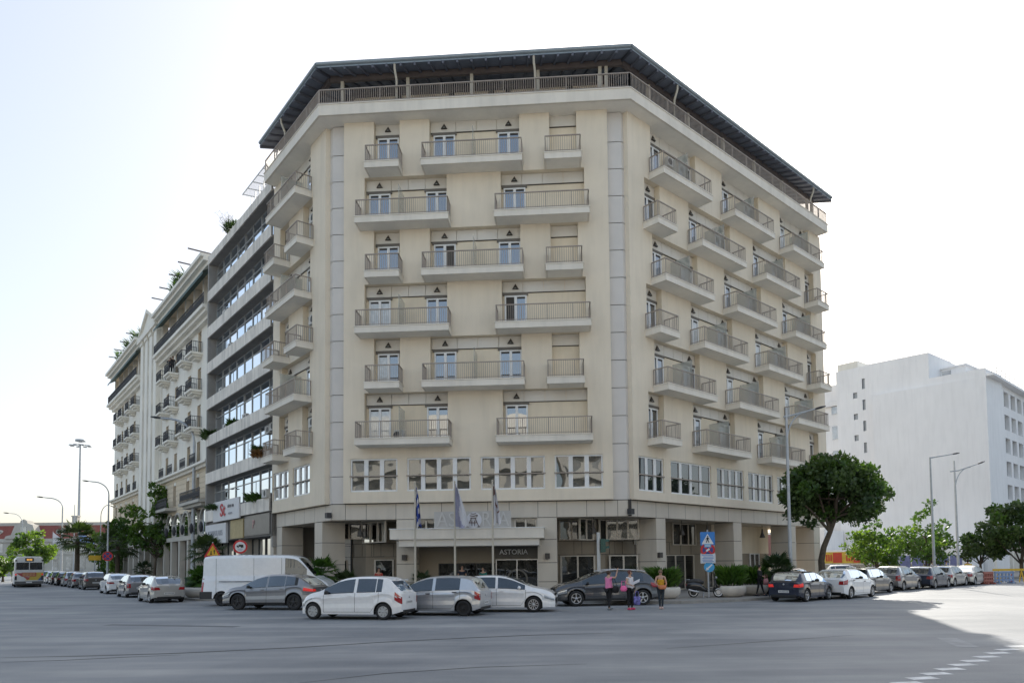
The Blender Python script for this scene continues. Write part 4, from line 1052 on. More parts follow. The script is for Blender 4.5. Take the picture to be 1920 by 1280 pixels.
        m.add([(Lg+.006,s*(e0[0][1]+.004),e0[0][2]),(Lg+.006,s*(e0[0][1]-.16),e0[0][2]+.015),(Lg+.006,s*(e0[1][1]-.2),e0[1][2]),(Lg+.006,s*(e0[1][1]+.004),e0[1][2])],[(0,1,2,3)],0)
        m.build('headlight',HLM,root)
    # plates, grille, mirrors, trim
    by=smooth_path(belt,0); pz=P.get('plate_z',sill+.42)
    m=MB(); m.box(-.022,-.004,-.26,.26,pz-.055,pz+.055,0)
    for q in range(7): yq=-.2+q*.066; m.box(-.025,-.022,yq-.02,yq+.02,pz-.032,pz+.032,1)
    m.build('number_plate',[PLATE,PLCH],root)
    bl_=MB(); hw0=W/2*taper(0); bl_.box(-.006,.1,-hw0*.8,hw0*.8,sill+.04,sill+.15); bl_.build('rear_bumper_trim',GRILLE,root)
    m=MB(); m.box(Lg-.05,Lg+.012,-.42,.42,sill+.14,sill+.36); m.box(Lg-.05,Lg+.01,-.34,.34,sill+.46,sill+.56); m.build('grille',GRILLE,root)
    m=MB(); m.box(Lg+.012,Lg+.03,-.26,.26,sill+.38,sill+.47); m.build('number_plate',PLATE,root)
    mx=P.get('mirror',ws[0]-.35)
    for s in (1,-1):
        b0=side(mx,1.0); m=MB(); m.ball((mx,s*(b0[1]+.10),b0[2]+.07),(.07,.115,.075),0,10,6); m.bar((mx,s*(b0[1]-.06),b0[2]+.01),(mx,s*(b0[1]+.06),b0[2]+.05),.05); m.build('wing_mirror',P.get('mirror_m',GRILLE),root)
    if P.get('rails'):
        for s in (1,-1):
            m=MB(); pts=[]
            for k in range(9):
                x=rs[1]+.1+(ws[0]-.1-rs[1]-1.0+.8)*k/8 if ws[0]>rs[1] else 1+k*.2
                rg=ring(x); pts.append((x,s*(rg[nL+4][1]+.01),rg[nL+4][2]+.05))
            m.tube(pts,.022,6); m.build('roof_rail',CHROME,root)
    if P.get('spoiler'):
        rg=ring(rs[1]); m=MB(); y=rg[nL+4][1]; z=rg[nL+6][2]; m.box(rs[1]-.22,rs[1]+.02,-y,y,z-.05,z-.01); m.build('roof_spoiler',pm,root)
    m=MB(); ax=rs[1]+.35; m.tube([(ax,0,smooth_path(top,ax)-.01),(ax-.12,0,smooth_path(top,ax)+.16)],.008,5); m.build('aerial',GRILLE,root)
    ez=P.get('emb'); 
    m=MB(); ex=-.012; m.lathe([(0,0),(.045,0),(.045,.012),(0,.012)],(0,0,0),12); 
    m.v=[(ex+ (p[2]),p[0],P.get('emb',by-.12)+p[1]) for p in m.v]; m.build('badge',CHROME,root)
    return root
# body profiles: (x from the rear bumper, z)
PLCH=mat('plate_characters',(.25,.25,.26),.6,var=0)
def hatch(L=4.0,H=1.50,W=1.70,wb=2.55,rear=.62,front=None,hood=.92,paint=None,**k):
    xr=rear; xf=rear+wb; f=L-xf
    cowl=xf-.30; roofx=xr+wb*.50
    d=dict(L=L,W=W,xr=xr,xf=xf,rw=.305,top=[(0,hood-.02),(.10,hood+.05),(.16,hood+.12),(.42,H-.10),(.62,H-.03),(xr+wb*.28,H),(roofx,H-.01),(roofx+.25,H-.07),(cowl,hood+.11),(cowl+.22,hood+.03),(L-.35,hood-.14),(L-.08,hood-.24),(L,hood-.32)],
      belt=[(0,hood-.06),(.4,hood+.03),(xr+wb*.3,hood+.0),(cowl-.1,hood-.06),(L-.4,hood-.20),(L,hood-.33)],
      wins=[(.52,.86),(.92,xr+wb*.52),(xr+wb*.555,cowl+.02)],ws=(roofx+.02,cowl+.02),rs=(.12,.46),doors=[.80,xr+wb*.54,cowl+.06],paint=paint)
    d.update(k); return d
W1=paint('paint_white',(.82,.82,.82)); W2=paint('paint_pearl_white',(.76,.77,.78)); SIL=paint('paint_silver',(.50,.52,.55),.75,.32); SIL2=paint('paint_warm_silver',(.50,.49,.46),.7,.33)
GRY=paint('paint_mid_grey',(.24,.24,.25),.7,.33); DGR=paint('paint_dark_grey',(.085,.09,.10),.6,.3); NAVY=paint('paint_navy',(.014,.02,.042),.3,.25); BLK=paint('paint_black',(.012,.012,.014),.2,.25); DBLU=paint('paint_dark_blue',(.02,.03,.06),.4,.3); BRN=paint('paint_graphite',(.10,.095,.09),.6,.3); REDP=paint('paint_red',(.3,.02,.02))
# white five-door hatch in front
make_car('parked_car','small white five door hatchback with silver hubcaps, nearest the camera','car',(-4.62,25.4),166,1,
 hatch(3.98,1.56,1.66,2.78,.68,hood=.98,paint=W1,rim='hub',rw=.30,plate_z=.62,tail=(.015,.24,.44,.84),tailin=.05,tskew=.9,
  top=[(0,.96),(.06,1.0),(.14,1.07),(.34,1.30),(.50,1.45),(.72,1.53),(1.4,1.565),(2.0,1.54),(2.45,1.44),(3.05,1.13),(3.25,1.04),(3.6,.96),(3.88,.82),(3.98,.70)],
  belt=[(0,.92),(.35,1.0),(1.2,.985),(2.2,.955),(3.0,.90),(3.5,.80),(3.98,.62)],wins=[(.74,.96),(.99,1.72),(1.83,3.02)],ws=(2.25,3.12),rs=(.1,.48),doors=[.86,1.78,3.02],mirror=2.86,spoiler=1))
make_car('parked_car','silver five door hatchback on a bare black steel wheel, behind the white hatchback','car',(-1.85,26.85),164,1,
 hatch(4.05,1.53,1.66,2.70,.64,hood=.97,paint=SIL,rim='steel',rw=.30,dark_handles=1,plate_z=.5,tail=(.015,.2,.5,.9),tailin=.05,tskew=.6,
  top=[(0,.94),(.06,1.0),(.14,1.1),(.32,1.36),(.5,1.46),(.9,1.52),(1.5,1.535),(2.05,1.5),(2.5,1.38),(3.1,1.08),(3.3,1.0),(3.7,.90),(3.95,.78),(4.05,.66)],
  belt=[(0,.90),(.4,.98),(1.3,.97),(2.2,.945),(3.0,.885),(3.6,.78),(4.05,.6)],wins=[(.80,1.80),(1.92,3.06)],ws=(2.2,3.18),rs=(.1,.40),doors=[.78,1.87,3.08],mirror=2.9))
make_car('parked_car','long white hatchback facing right with alloy wheels, in front of the hotel entrance','car',(-1.85,29.0),-8,-1,
 hatch(4.40,1.50,1.76,2.72,.82,hood=.98,paint=W1,rim='multi',rw=.315,mirror_m=W1,head=(.42,.03,.68,.90),
  top=[(0,.98),(.1,1.04),(.3,1.16),(.7,1.38),(1.1,1.47),(1.7,1.50),(2.2,1.47),(2.6,1.38),(3.25,1.10),(3.45,1.02),(3.95,.92),(4.28,.78),(4.40,.62)],
  belt=[(0,.94),(.5,1.0),(1.4,.98),(2.4,.95),(3.2,.90),(3.8,.80),(4.40,.58)],wins=[(.72,1.1),(1.15,1.98),(2.08,3.2)],ws=(2.4,3.34),rs=(.15,.62),doors=[1.05,2.03,3.22],mirror=2.98))
make_car('parked_car','dark blue grey crossover with silver roof rails, behind the two women','car',(5.95,32.47),188,1,
 hatch(4.85,1.62,1.84,3.12,.80,hood=1.05,paint=DGR,rim='alloy',rw=.36,clad=1,sill=.26,rails=1,tail=(.015,.42,.72,.98),tailin=.25,
  top=[(0,1.0),(.08,1.06),(.18,1.14),(.45,1.42),(.75,1.54),(1.4,1.61),(2.1,1.61),(2.6,1.55),(3.1,1.42),(3.75,1.14),(3.95,1.08),(4.4,1.0),(4.72,.86),(4.85,.70)],
  belt=[(0,.98),(.6,1.08),(1.6,1.05),(2.7,1.0),(3.6,.95),(4.3,.86),(4.85,.66)],wins=[(.75,1.2),(1.26,2.2),(2.3,3.62)],ws=(2.9,3.84),rs=(.12,.50),doors=[1.15,2.25,3.62],mirror=3.4))
make_car('parked_car','mid grey crossover with dark alloys and a lit red tail light, beside the white van','car',(-9.64,31.31),167,1,
 hatch(4.55,1.60,1.82,2.78,.86,hood=1.04,paint=GRY,rim='dark',rw=.36,clad=1,sill=.26,lit=1,tail=(.015,.40,.74,.92),tailin=.3,
  top=[(0,1.0),(.08,1.06),(.2,1.14),(.55,1.40),(.9,1.53),(1.5,1.60),(2.1,1.59),(2.6,1.51),(3.35,1.16),(3.55,1.08),(4.0,1.0),(4.4,.86),(4.55,.70)],
  belt=[(0,.98),(.6,1.09),(1.5,1.05),(2.5,1.0),(3.3,.95),(4.0,.86),(4.55,.66)],wins=[(.85,1.3),(1.34,2.15),(2.24,3.26)],ws=(2.4,3.44),rs=(.14,.60),doors=[1.25,2.2,3.28],mirror=3.05,hpil=[(.72,.85)]))
van=make_car('delivery_van','white high roof delivery van parked beside the hotel corner','van',(-14.35,35.0),-1,-1,
 dict(L=6.25,W=2.0,xr=1.02,xf=5.1,rw=.35,sill=.38,tum=.055,kr=.04,kf=.22,paint=W2,rim='steel',
  top=[(0,2.42),(.05,2.47),(.5,2.52),(3.6,2.52),(4.35,2.49),(4.75,2.36),(5.25,1.82),(5.62,1.42),(5.9,1.28),(6.15,1.12),(6.25,.95)],
  belt=[(0,1.46),(3.5,1.46),(4.2,1.44),(5.0,1.36),(5.5,1.26),(5.9,1.12),(6.25,.86)],wins=[(4.1,5.2)],ws=(4.72,5.58),rs=(-2,-1),doors=[2.6,4.0,5.22],mirror=5.0,tail=(.02,.10,.25,.9),tailin=.1,head=(.5,.04,.66,.9),plate_z=.8))
# sliding door rail, panel seams and dark bumpers of the van
for s_ in (1,-1):
    m=MB(); y=s_*1.0; m.box(.9,2.75,y-.012,y+.012,1.19,1.225); m.build('door_rail',DARK,van)
    for x in (.75,2.62,4.0): m=MB(); m.box(x,x+.012,y-.006,y+.006,.55,2.35); m.build('panel_seam',GRILLE,van)
    m=MB(); m.box(1.5,4.6,y-.02,y+.015,.42,.56); m.build('side_moulding',DARK,van)
m=MB(); m.box(-.06,.55,-1.0,1.0,.36,.72); m.build('rear_bumper',DARK,van)
# left street row
rowL=dict(near=1)
make_car('parked_car','silver hatchback parked nearest on the left street with rear number plate','car',(-19.78,38.73),128.3,1,hatch(4.25,1.49,1.76,2.72,.72,paint=SIL2,rim='alloy',hood=.96,tail=(.015,.3,.66,.92),tailin=.3,plate_z=.52,emb=.86))
make_car('parked_car','grey green hatchback with upright red tail lights, second on the left street','car',(-24.84,45.56),128.3,1,hatch(4.2,1.50,1.66,2.62,.66,paint=GRY,rim='hub',hood=.96,tail=(.015,.18,.55,1.0),tailin=.12))
make_car('parked_car','white hatchback with dark tailgate glass, third on the left street','car',(-29.7,51.9),128.3,1,hatch(4.1,1.52,1.70,2.62,.6,paint=W1,rim='alloy',hood=1.0,tail=(.015,.3,.70,.9),tailin=.35))
make_car('parked_car','dark brown grey crossover, parked behind the white hatchback on the left street','car',(-37.45,61.89),128.3,1,hatch(4.4,1.62,1.80,2.70,.76,paint=BRN,rim='dark',hood=1.04,tail=(.015,.35,.68,.94)))
for (n_,lab,pt_,p_) in ((0,'dark silver hatchback, fifth car along the left street',(-41.9,67.4),GRY),(1,'grey van like estate, sixth car along the left street',(-45.6,72.1),SIL),(2,'black hatchback, seventh car along the left street',(-49.4,76.9),BLK),(3,'dark car, eighth along the left street beside the bus',(-53.2,81.7),DGR),(4,'pale silver car, ninth along the left street beside the bus',(-57.0,86.6),SIL),(5,'dark blue car, last visible along the left street',(-60.8,91.4),DBLU)):
    make_car('parked_car',lab,'car',pt_,128.3,1,hatch(4.2,1.5+.06*(n_%2),1.72,2.6,.7,paint=p_,rim='alloy'))
# right street row
make_car('parked_car','navy hatchback with lit red tail lights, first along the right street kerb','car',(13.95,33.75),44,-1,
 hatch(4.05,1.45,1.72,2.55,.68,paint=NAVY,rim='alloy',hood=.95,lit=1,plate_z=.5,emb=.84,tail=(.015,.28,.68,.92),tailin=.26,wins=[(.75,1.3),(1.36,2.0),(2.06,2.96)],rw=.315))
make_car('parked_car','white hatchback with red wraparound tail light, second along the right street','car',(17.09,35.92),41.9,-1,
 hatch(4.05,1.52,1.74,2.68,.66,paint=W1,rim='multi',hood=1.0,dark_handles=1,tail=(.015,.34,.66,.95),tailin=.24,wide_glass=1,wins=[(.80,1.0),(1.04,1.98),(2.06,2.98)]))
make_car('parked_car','dark grey estate with roof bars, third along the right street','car',(20.6,40.65),41.9,-1,hatch(4.3,1.5,1.74,2.66,.76,paint=DGR,rim='alloy',rails=1))
make_car('parked_car','bronze grey small people carrier with tall red tail light, fourth along the right street','car',(24.49,44.48),41.9,-1,hatch(4.15,1.56,1.72,2.62,.66,paint=GRY,rim='multi',hood=1.0,tail=(.015,.2,.5,1.02),tailin=.14))
make_car('parked_car','dark blue hatchback, fifth along the right street','car',(27.97,47.0),41.9,-1,hatch(4.2,1.50,1.76,2.6,.7,paint=DBLU,rim='multi'))
make_car('parked_car','silver hatchback, sixth along the right street by the lamp post','car',(31.2,50.1),41.9,-1,hatch(4.1,1.50,1.7,2.55,.7,paint=SIL2,rim='multi'))
SEDT=[(0,.98),(.1,1.02),(.5,1.06),(.8,1.12),(1.25,1.36),(1.6,1.45),(2.2,1.47),(2.6,1.42),(3.3,1.1),(3.5,1.02),(4.0,.92),(4.3,.8),(4.45,.62)]
make_car('parked_car','pale champagne saloon, last in the row on the right street','car',(34.29,52.61),41.9,-1,hatch(4.45,1.47,1.74,2.62,.9,paint=SIL2,rim='alloy',top=SEDT,rs=(.82,1.3),wins=[(1.3,1.5),(1.55,2.2),(2.3,3.2)],ws=(2.4,3.38),doors=[1.25,2.25,3.22]))
make_car('parked_car','black car behind the navy hatchback, only its roof showing','car',(15.4,38.55),41.9,-1,hatch(4.0,1.55,1.7,2.5,.7,paint=BLK,rim='alloy'))
make_car('moving_car','dark sport utility vehicle with a lit tail light at the right edge, beyond the barriers','car',(46.2,60.8),41.9,-1,hatch(4.6,1.72,1.86,2.7,.8,paint=BLK,rim='alloy',lit=1,hood=1.1))
make_car('moving_car','dark car cut by the left edge of the frame, beside the bus','car',(-41.3,55.9),128.3,-1,hatch(4.3,1.5,1.76,2.6,.7,paint=BLK,rim='alloy'))
make_car('moving_car','white car at the left edge of the frame, beyond the dark car','car',(-54.5,71.2),128.3,-1,hatch(4.3,1.5,1.76,2.6,.7,paint=W1,rim='alloy'))
for (x,y,lab,p_) in ((24.5,62,'white car in the yard behind the hotel arcade',W1),(29.0,64,'pale silver car in the yard below the red and yellow banner',SIL)):
    make_car('parked_car',lab,'car',(x,y),-20,-1,hatch(4.2,1.5,1.74,2.6,.7,paint=p_,rim='alloy'))
# ------------------------------------------------------------------ city bus
def make_bus(pos,hd):
    t=thing('city_bus','white and grey city bus seen from behind with yellow, red and blue rear panel','bus',(*pos,0),R_(hd))
    BW=paint('bus_white',(.62,.62,.60)); YEL=mat('bus_yellow',(.50,.36,.06),.45,var=.05); BLUEB=mat('bus_blue',(.05,.10,.25),.45,var=0); RDB=mat('bus_red',(.34,.06,.05),.45,var=0)
    W=2.5;H=3.1;Lb=11.8; hw=W/2
    prof=[(-hw+.03,.34),(-hw,1.0),(-hw,1.6),(-hw+.05,2.6),(-hw+.14,2.95),(-hw+.34,H),(hw-.34,H),(hw-.14,2.95),(hw-.05,2.6),(hw,1.6),(hw,1.0),(hw-.03,.34)]
    m=MB(); n=len(prof); xs=[0,.08,Lb-.1,Lb]; sc=[.97,1,1,.97]
    vs=[]
    for x,s in zip(xs,sc): vs+=[(x,a*s,.34+(z-.34)*(.985 if s<1 else 1)) for a,z in prof]
    fs=[(i*n+j,i*n+(j+1)%n,(i+1)*n+(j+1)%n,(i+1)*n+j) for i in range(3) for j in range(n)]+[tuple(range(n)),tuple(range(3*n,4*n))]
    m.add(vs,fs,0); sharp(m.build('body',BW,t))
    for a,b in ((-1.08,-.04),(.04,1.08)):
        m=MB(); m.box(-.02,.0,a,b,1.78,2.5); m.build('rear_window',CARGL,t)
    m=MB(); m.box(-.035,.0,-.36,.36,2.62,2.95); o=m.build('destination_box',DARK,t); m=MB()
    for k in range(4): m.box(-.04,-.035,-.22+k*.12,-.14+k*.12,2.7,2.87)
    m.build('destination_digits',mat('amber',(.6,.3,.05),.5,var=0,emit=(1,.5,.12),estr=.8),o)
    m=MB(); m.add([(-.012,-1.18,.72),(-.012,.35,.72),(-.012,-.5,1.5),(-.012,-1.18,1.5)],[(0,1,2,3)]); m.build('yellow_panel',YEL,t)
    m=MB(); m.add([(-.016,-1.18,.70),(-.016,-.7,.70),(-.016,-1.18,1.28)],[(0,1,2)]); m.build('blue_panel',BLUEB,t)
    m=MB(); m.add([(-.016,.5,1.1),(-.016,.1,.72),(-.016,-.1,1.02)],[(0,1,2)]); m.add([(-.015,1.1,1.45),(-.015,.55,1.45),(-.015,.55,1.05)],[(0,1,2)]); m.build('red_panel',RDB,t)
    m=MB(); m.box(-.03,.0,-.6,.62,1.1,1.5); o=m.build('advert_board',RDB,t); m=MB()
    for k in range(9): m.box(-.035,-.03,-.5+k*.12,-.42+k*.12,1.32,1.42); m.box(-.035,-.03,-.5+k*.12,-.44+k*.12,1.17,1.26)
    m.build('advert_print',mat('advert_gold',(.6,.45,.2),.6,var=0),o)
    for s in (1,-1):
        m=MB(); m.lathe([(0,-.02),(.08,-.02),(.09,0),(.09,.02)],(0,0,0),12); m.v=[(-.005+p[2],s*1.1+p[0],1.3+p[1]) for p in m.v]; m.build('tail_light',TLL,t)
        m=MB(); m.box(-.02,.0,s*1.1-.09,s*1.1+.09,.75,1.15); m.build('lamp_cluster',GRILLE,t)
        m=MB(); m.box(-.02,0,s*1.1-.08,s*1.1+.08,2.62,2.78); m.build('roof_lamp',GRILLE,t)
        for k in range(7):
            m=MB(); x=.7+k*1.5; m.box(x,x+1.4,s*(hw-.03)-.02,s*(hw-.03)+.03,1.62,2.55); m.build('side_window',CARGL,t)
        for x in (3.0,9.0):
            make_wheel(t,x,s*(hw-.16),.48,'steel',s)
    m=MB(); m.box(-.03,.1,-1.2,1.2,.34,.62); m.build('bumper',mat('bumper_grey',(.10,.10,.10),.6,var=.1),t)
    m=MB(); m.box(-.04,-.03,-.25,.25,.45,.57); m.build('number_plate',PLATE,t)
    m=MB(); m.box(.4,Lb-.4,-1.05,1.05,.2,.5); m.build('underbody',GRILLE,t)
make_bus((-48.7,71.3),126.5)
# ------------------------------------------------------------------ scooter on the pavement
def make_scooter(pos,rz):
    t=thing('scooter','black motor scooter with whitewall tyres parked on the pavement by the planter','scooter',(*pos,.13),rz)
    for x in (-.62,.62):
        m=MB(); m.lathe([(.12,-.05),(.2,-.06),(.245,-.05),(.26,0),(.245,.05),(.2,.06),(.12,.05)],(x,0,.26),20,0,True,'y'); o=m.build('wheel',BLACK,t)
        m=MB()
        for s in (1,-1): m.lathe([(.155,.058*s),(.155,.066*s),(.205,.066*s),(.205,.056*s)],(x,0,.26),20,0,True,'y')
        m.build('whitewall',WHITE,o); m=MB()
        for s in (1,-1): m.lathe([(0,.05*s),(.12,.05*s)],(x,0,.26),14,0,True,'y')
        m.build('rim',CHROME if x>0 else DARK,o)
    BP=paint('scooter_black',(.012,.012,.014))
    m=MB()
    for (x,z,a,b,w) in ((-.55,.62,.42,.22,.2),):
        pass
    # rear body: lofted shell
    st=[(-.98,.55,.06,.10),(-.85,.58,.15,.20),(-.6,.60,.19,.24),(-.3,.56,.18,.22),(-.08,.42,.15,.16),(.05,.34,.13,.07),(.35,.32,.13,.05),(.48,.42,.15,.12)]
    n=12; vs=[]
    for x,z,w,h in st:
        for j in range(n): a=2*math.pi*j/n; vs.append((x,w*math.cos(a),z+h*math.sin(a)))
    m.add(vs,[(i*n+j,i*n+(j+1)%n,(i+1)*n+(j+1)%n,(i+1)*n+j) for i in range(len(st)-1) for j in range(n)],0,True); m.build('body',BP,t)
    m=MB(); st=[(.36,.34,.17,.03),(.42,.55,.2,.035),(.47,.78,.17,.04),(.45,.92,.1,.06)]; vs=[]
    for x,z,w,h in st:
        for j in range(n): a=2*math.pi*j/n; vs.append((x+h*math.cos(a),w*math.sin(a),z))
    m.add(vs,[(i*n+j,i*n+(j+1)%n,(i+1)*n+(j+1)%n,(i+1)*n+j) for i in range(len(st)-1) for j in range(n)],0,True); m.build('leg_shield',BP,t)
    m=MB(); m.lathe([(.30,-.09),(.31,-.06),(.32,0),(.31,.06),(.30,.09)],(.62,0,.27),16,0,True,'y'); m.v=[p for p in m.v]; 
    m.f=[f for f in m.f if all(m.v[i][2]>.36 for i in f)]; m.m=m.m[:len(m.f)]; m.s=m.s[:len(m.f)]; m.build('front_mudguard',BP,t)
    m=MB(); m.tube([(-.9,0,.80),(-.6,0,.83),(-.3,0,.80),(-.1,0,.76)],[.08,.13,.13,.08],10); m.build('seat',DARK,t)
    m=MB(); m.tube([(.45,-.34,1.0),(.47,-.1,1.02),(.47,.1,1.02),(.45,.34,1.0)],.022,8); m.tube([(.60,0,.3),(.47,0,.95)],.035,8); m.build('handlebar',DARK,t)
    m=MB(); m.ball((.53,0,1.0),(.08,.09,.08)); m.build('headlight',CHROME,t)
    for s in (1,-1):
        m=MB(); m.tube([(.45,s*.25,1.0),(.42,s*.34,1.2)],.01,5); m.ball((.42,s*.35,1.22),(.02,.07,.05)); m.build('mirror',DARK,t)
    m=MB(); m.tube([(-.35,-.17,.28),(-.6,-.2,.32),(-.88,-.2,.40)],[.03,.055,.05],8); m.build('exhaust',CHROME,t)
    m=MB(); m.tube([(-.95,0,.84),(-1.05,0,.9),(-.8,.1,.92),(-.8,-.1,.92),(-1.05,0,.9)],.012,5); m.build('luggage_rack',CHROME,t)
    m=MB(); m.tube([(-.1,-.1,.3),(-.15,-.22,.0)],.015,6); m.tube([(-.1,.1,.3),(-.15,.22,.0)],.015,6); m.build('stand',CHROME,t)
    m=MB(); m.box(-1.0,-.97,-.06,.06,.6,.7); m.build('tail_light',TLR,t)
make_scooter((9.92,36.4),-.15)
# ------------------------------------------------------------------ plants
def rvec(r):
    while True:
        v=Vector((r.uniform(-1,1),r.uniform(-1,1),r.uniform(-1,1)))
        if .05<v.length<=1: return v
def leaf_cloud(mb,r,clumps,per,size,flat=.5,m=0,droop=.3):
    zs=sorted(c[2] for c,_ in clumps); zt=zs[int(len(zs)*.6)]; xm=sum(c[0] for c,_ in clumps)/len(clumps)
    for (c,rad) in clumps:
        mi=1 if r.random()<(.45 if (c[2]>zt or c[0]>xm+1) else .12) else 0  # sunlit side put into the colour: brighter leaves favoured on top and right clumps
        c=Vector(c); k=int(per*rad*rad*(1.0))
        for _ in range(k):
            d=rvec(r); d=d.normalized()*(d.length**.45)
            p=c+Vector((d.x*rad,d.y*rad,d.z*rad*.75))
            s=size*r.uniform(.6,1.35)
            n=Vector((r.gauss(0,1),r.gauss(0,1),r.gauss(.4,1))).normalized()
            a=n.cross(Vector((r.gauss(0,1),r.gauss(0,1),r.gauss(-droop,.6)))).normalized(); b=n.cross(a)
            tip=p+a*s; w=b*s*.36; mid=p+a*s*.45
            mb.add([p,mid-w,tip,mid+w],[(0,1,2,3)],mi,False)
def tree(name,label,base,trunk,limbs,clumps,per,size,lm,seed,group=None,cat='tree',r0=.18):
    r=random.Random(seed)
    t=thing(name,label,cat,base,0,group)
    m=MB(); k=len(trunk); m.tube(trunk,[r0*(1-.55*i/(k-1)) for i in range(k)],10); 
    m.tube([(trunk[0][0],trunk[0][1],-.02),(trunk[0][0],trunk[0][1],.25)],[r0*1.35,r0*.98],10)
    top=Vector(trunk[-1])
    for (c,rad) in clumps[:limbs]:
        c=Vector(c); st=Vector(trunk[r.randint(max(1,k-3),k-1)]); mid=(st+c)/2+Vector((r.uniform(-.2,.2),r.uniform(-.2,.2),r.uniform(-.1,.25)))
        m.tube([st,mid,c],[r0*.42,r0*.25,r0*.08],6)
    m.build('trunk',BARK,t)
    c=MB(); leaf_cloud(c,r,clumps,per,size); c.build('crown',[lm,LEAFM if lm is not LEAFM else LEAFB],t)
    return t
def blob_clumps(r,c,rx,ry,rz,n,rad,holes=.0,bottom=-1):
    out=[]
    while len(out)<n:
        d=rvec(r)
        if d.length<.35 or d.z<bottom: continue
        s=r.uniform(.6,1.15)
        if len(out)%4==3:
            d=d.normalized()*r.uniform(.98,1.2); s=r.uniform(.3,.5)
            if d.z<bottom: continue
        out.append(((c[0]+d.x*rx,c[1]+d.y*ry,c[2]+d.z*rz),rad*s))
    return out
rg=random.Random(11)
s=41.5/40
cl=blob_clumps(rg,(.95,0,5.75),2.6,2.4,1.8,66,.74,bottom=-.75)+[((-.9,0,6.6),.8),((3.3,.2,6.4),.55),((3.7,-.2,5.6),.45),((4.0,.1,5.9),.35),((3.4,0,4.9),.4),((2.9,0,7.0),.45),((-1.9,0,5.6),.5),((-1.6,.2,4.4),.4),((-.6,0,4.1),.45),((2.0,0,4.2),.45),((-1.2,.3,4.9),.5),((2.6,0,4.6),.5),((.4,0,7.6),.7),((1.4,0,7.3),.6)]
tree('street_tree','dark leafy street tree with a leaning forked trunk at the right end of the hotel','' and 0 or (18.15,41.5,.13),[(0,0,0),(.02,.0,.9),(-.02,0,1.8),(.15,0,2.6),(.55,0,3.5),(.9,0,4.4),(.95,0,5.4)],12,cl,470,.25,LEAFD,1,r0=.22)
cl=blob_clumps(rg,(0,0,2.7),1.8,1.8,1.5,30,.6)+[((1.6,0,3.2),.5),((.3,0,4.5),.4),((-1.5,0,3.6),.45)]
tree('street_tree','bright green sunlit young tree behind the white hatchback on the right street','' or (26.6,52,.13),[(0,0,0),(0,0,.8),(.1,0,1.6),(.1,0,2.6)],10,cl,300,.24,LEAFB,2,r0=.09)
cl=blob_clumps(rg,(0,0,3.4),2.0,2.0,1.7,30,.62)+[((.2,0,5.6),.5),((.6,0,6.4),.45),((-.5,0,5.2),.5),((1.6,0,4.6),.5)]
tree('street_tree','loose green tree with feathery top beside the first slim lamp post, right street',(33.6,57.5,.13),[(0,0,0),(.0,0,1.0),(.1,0,2.0),(.1,0,3.6)],10,cl,260,.26,LEAFM,3,r0=.11)
cl=blob_clumps(rg,(0,0,2.7),1.6,1.6,1.4,20,.6)
tree('street_tree','mid green low tree between the bright tree and the lamp posts, right street',(31.2,60.5,.13),[(0,0,0),(.0,0,1.0),(.05,0,2.6)],8,cl,260,.26,LEAFM,31,r0=.1)
cl=blob_clumps(rg,(0,0,3.0),2.2,2.0,1.5,30,.75)
tree('street_tree','dark bushy tree in front of the white block corner, right street',(47.3,71.5,.13),[(0,0,0),(.0,0,1.2),(.1,0,2.6)],10,cl,240,.32,LEAFD,4,r0=.15)
cl=blob_clumps(rg,(0,0,4.9),3.6,3.0,2.3,50,.9)
tree('street_tree','large dark tree cut by the right edge of the frame',(50.0,69.5,.13),[(0,0,0),(.0,0,1.2),(.2,0,2.6),(.2,0,4.4)],12,cl,220,.36,LEAFD,5,r0=.2)
cl=blob_clumps(rg,(0,0,3.0),2.2,2.2,1.8,20,.8)
tree('street_tree','mid green tree in the shade beyond the lamp posts, right street',(43.6,74,.13),[(0,0,0),(0,0,2.5)],8,cl,220,.3,LEAFM,6,r0=.13)
# left street tree with straggling boughs
b=(-36.4,72,.13)
cl=blob_clumps(rg,(.2,0,5.0),2.6,2.2,1.5,30,.7)+[((-4.6,0,6.1),.5),((-3.8,0,6.3),.7),((-2.9,0,6.2),.8),((-3.4,0,5.2),.6),((2.6,0,6.2),.7),((3.6,0,6.0),.5),((.2,0,8.4),.6),((-.1,0,9.3),.6),((-.3,0,10.2),.45),((.8,0,8.6),.6),((1.2,0,7.6),.8),((1.9,0,7.0),.7),((-1.8,0,7.2),.8),((-3,0,7.5),.5),((-2.4,0,7.9),.45),((2.6,0,9.0),.45),((.4,0,3.5),.7),((4.4,0,5.9),.6),((3.8,0,5.2),.7),((4.7,0,5.2),.45),((3.2,0,6.8),.65),((2.6,0,4.4),.7),((.6,0,9.6),.5),((1.2,0,9.0),.6),((.9,0,8.0),.8),((.2,0,7.4),.8),((1.6,0,3.9),.6),((-1.4,0,4.2),.6)]
tree('street_tree','straggly green tree with long boughs on the left street pavement',b,[(0,0,0),(0,0,1.4),(.1,0,2.6),(.15,0,4.0),(.2,0,6.0)],24,cl,250,.34,LEAFM,8,r0=.16)
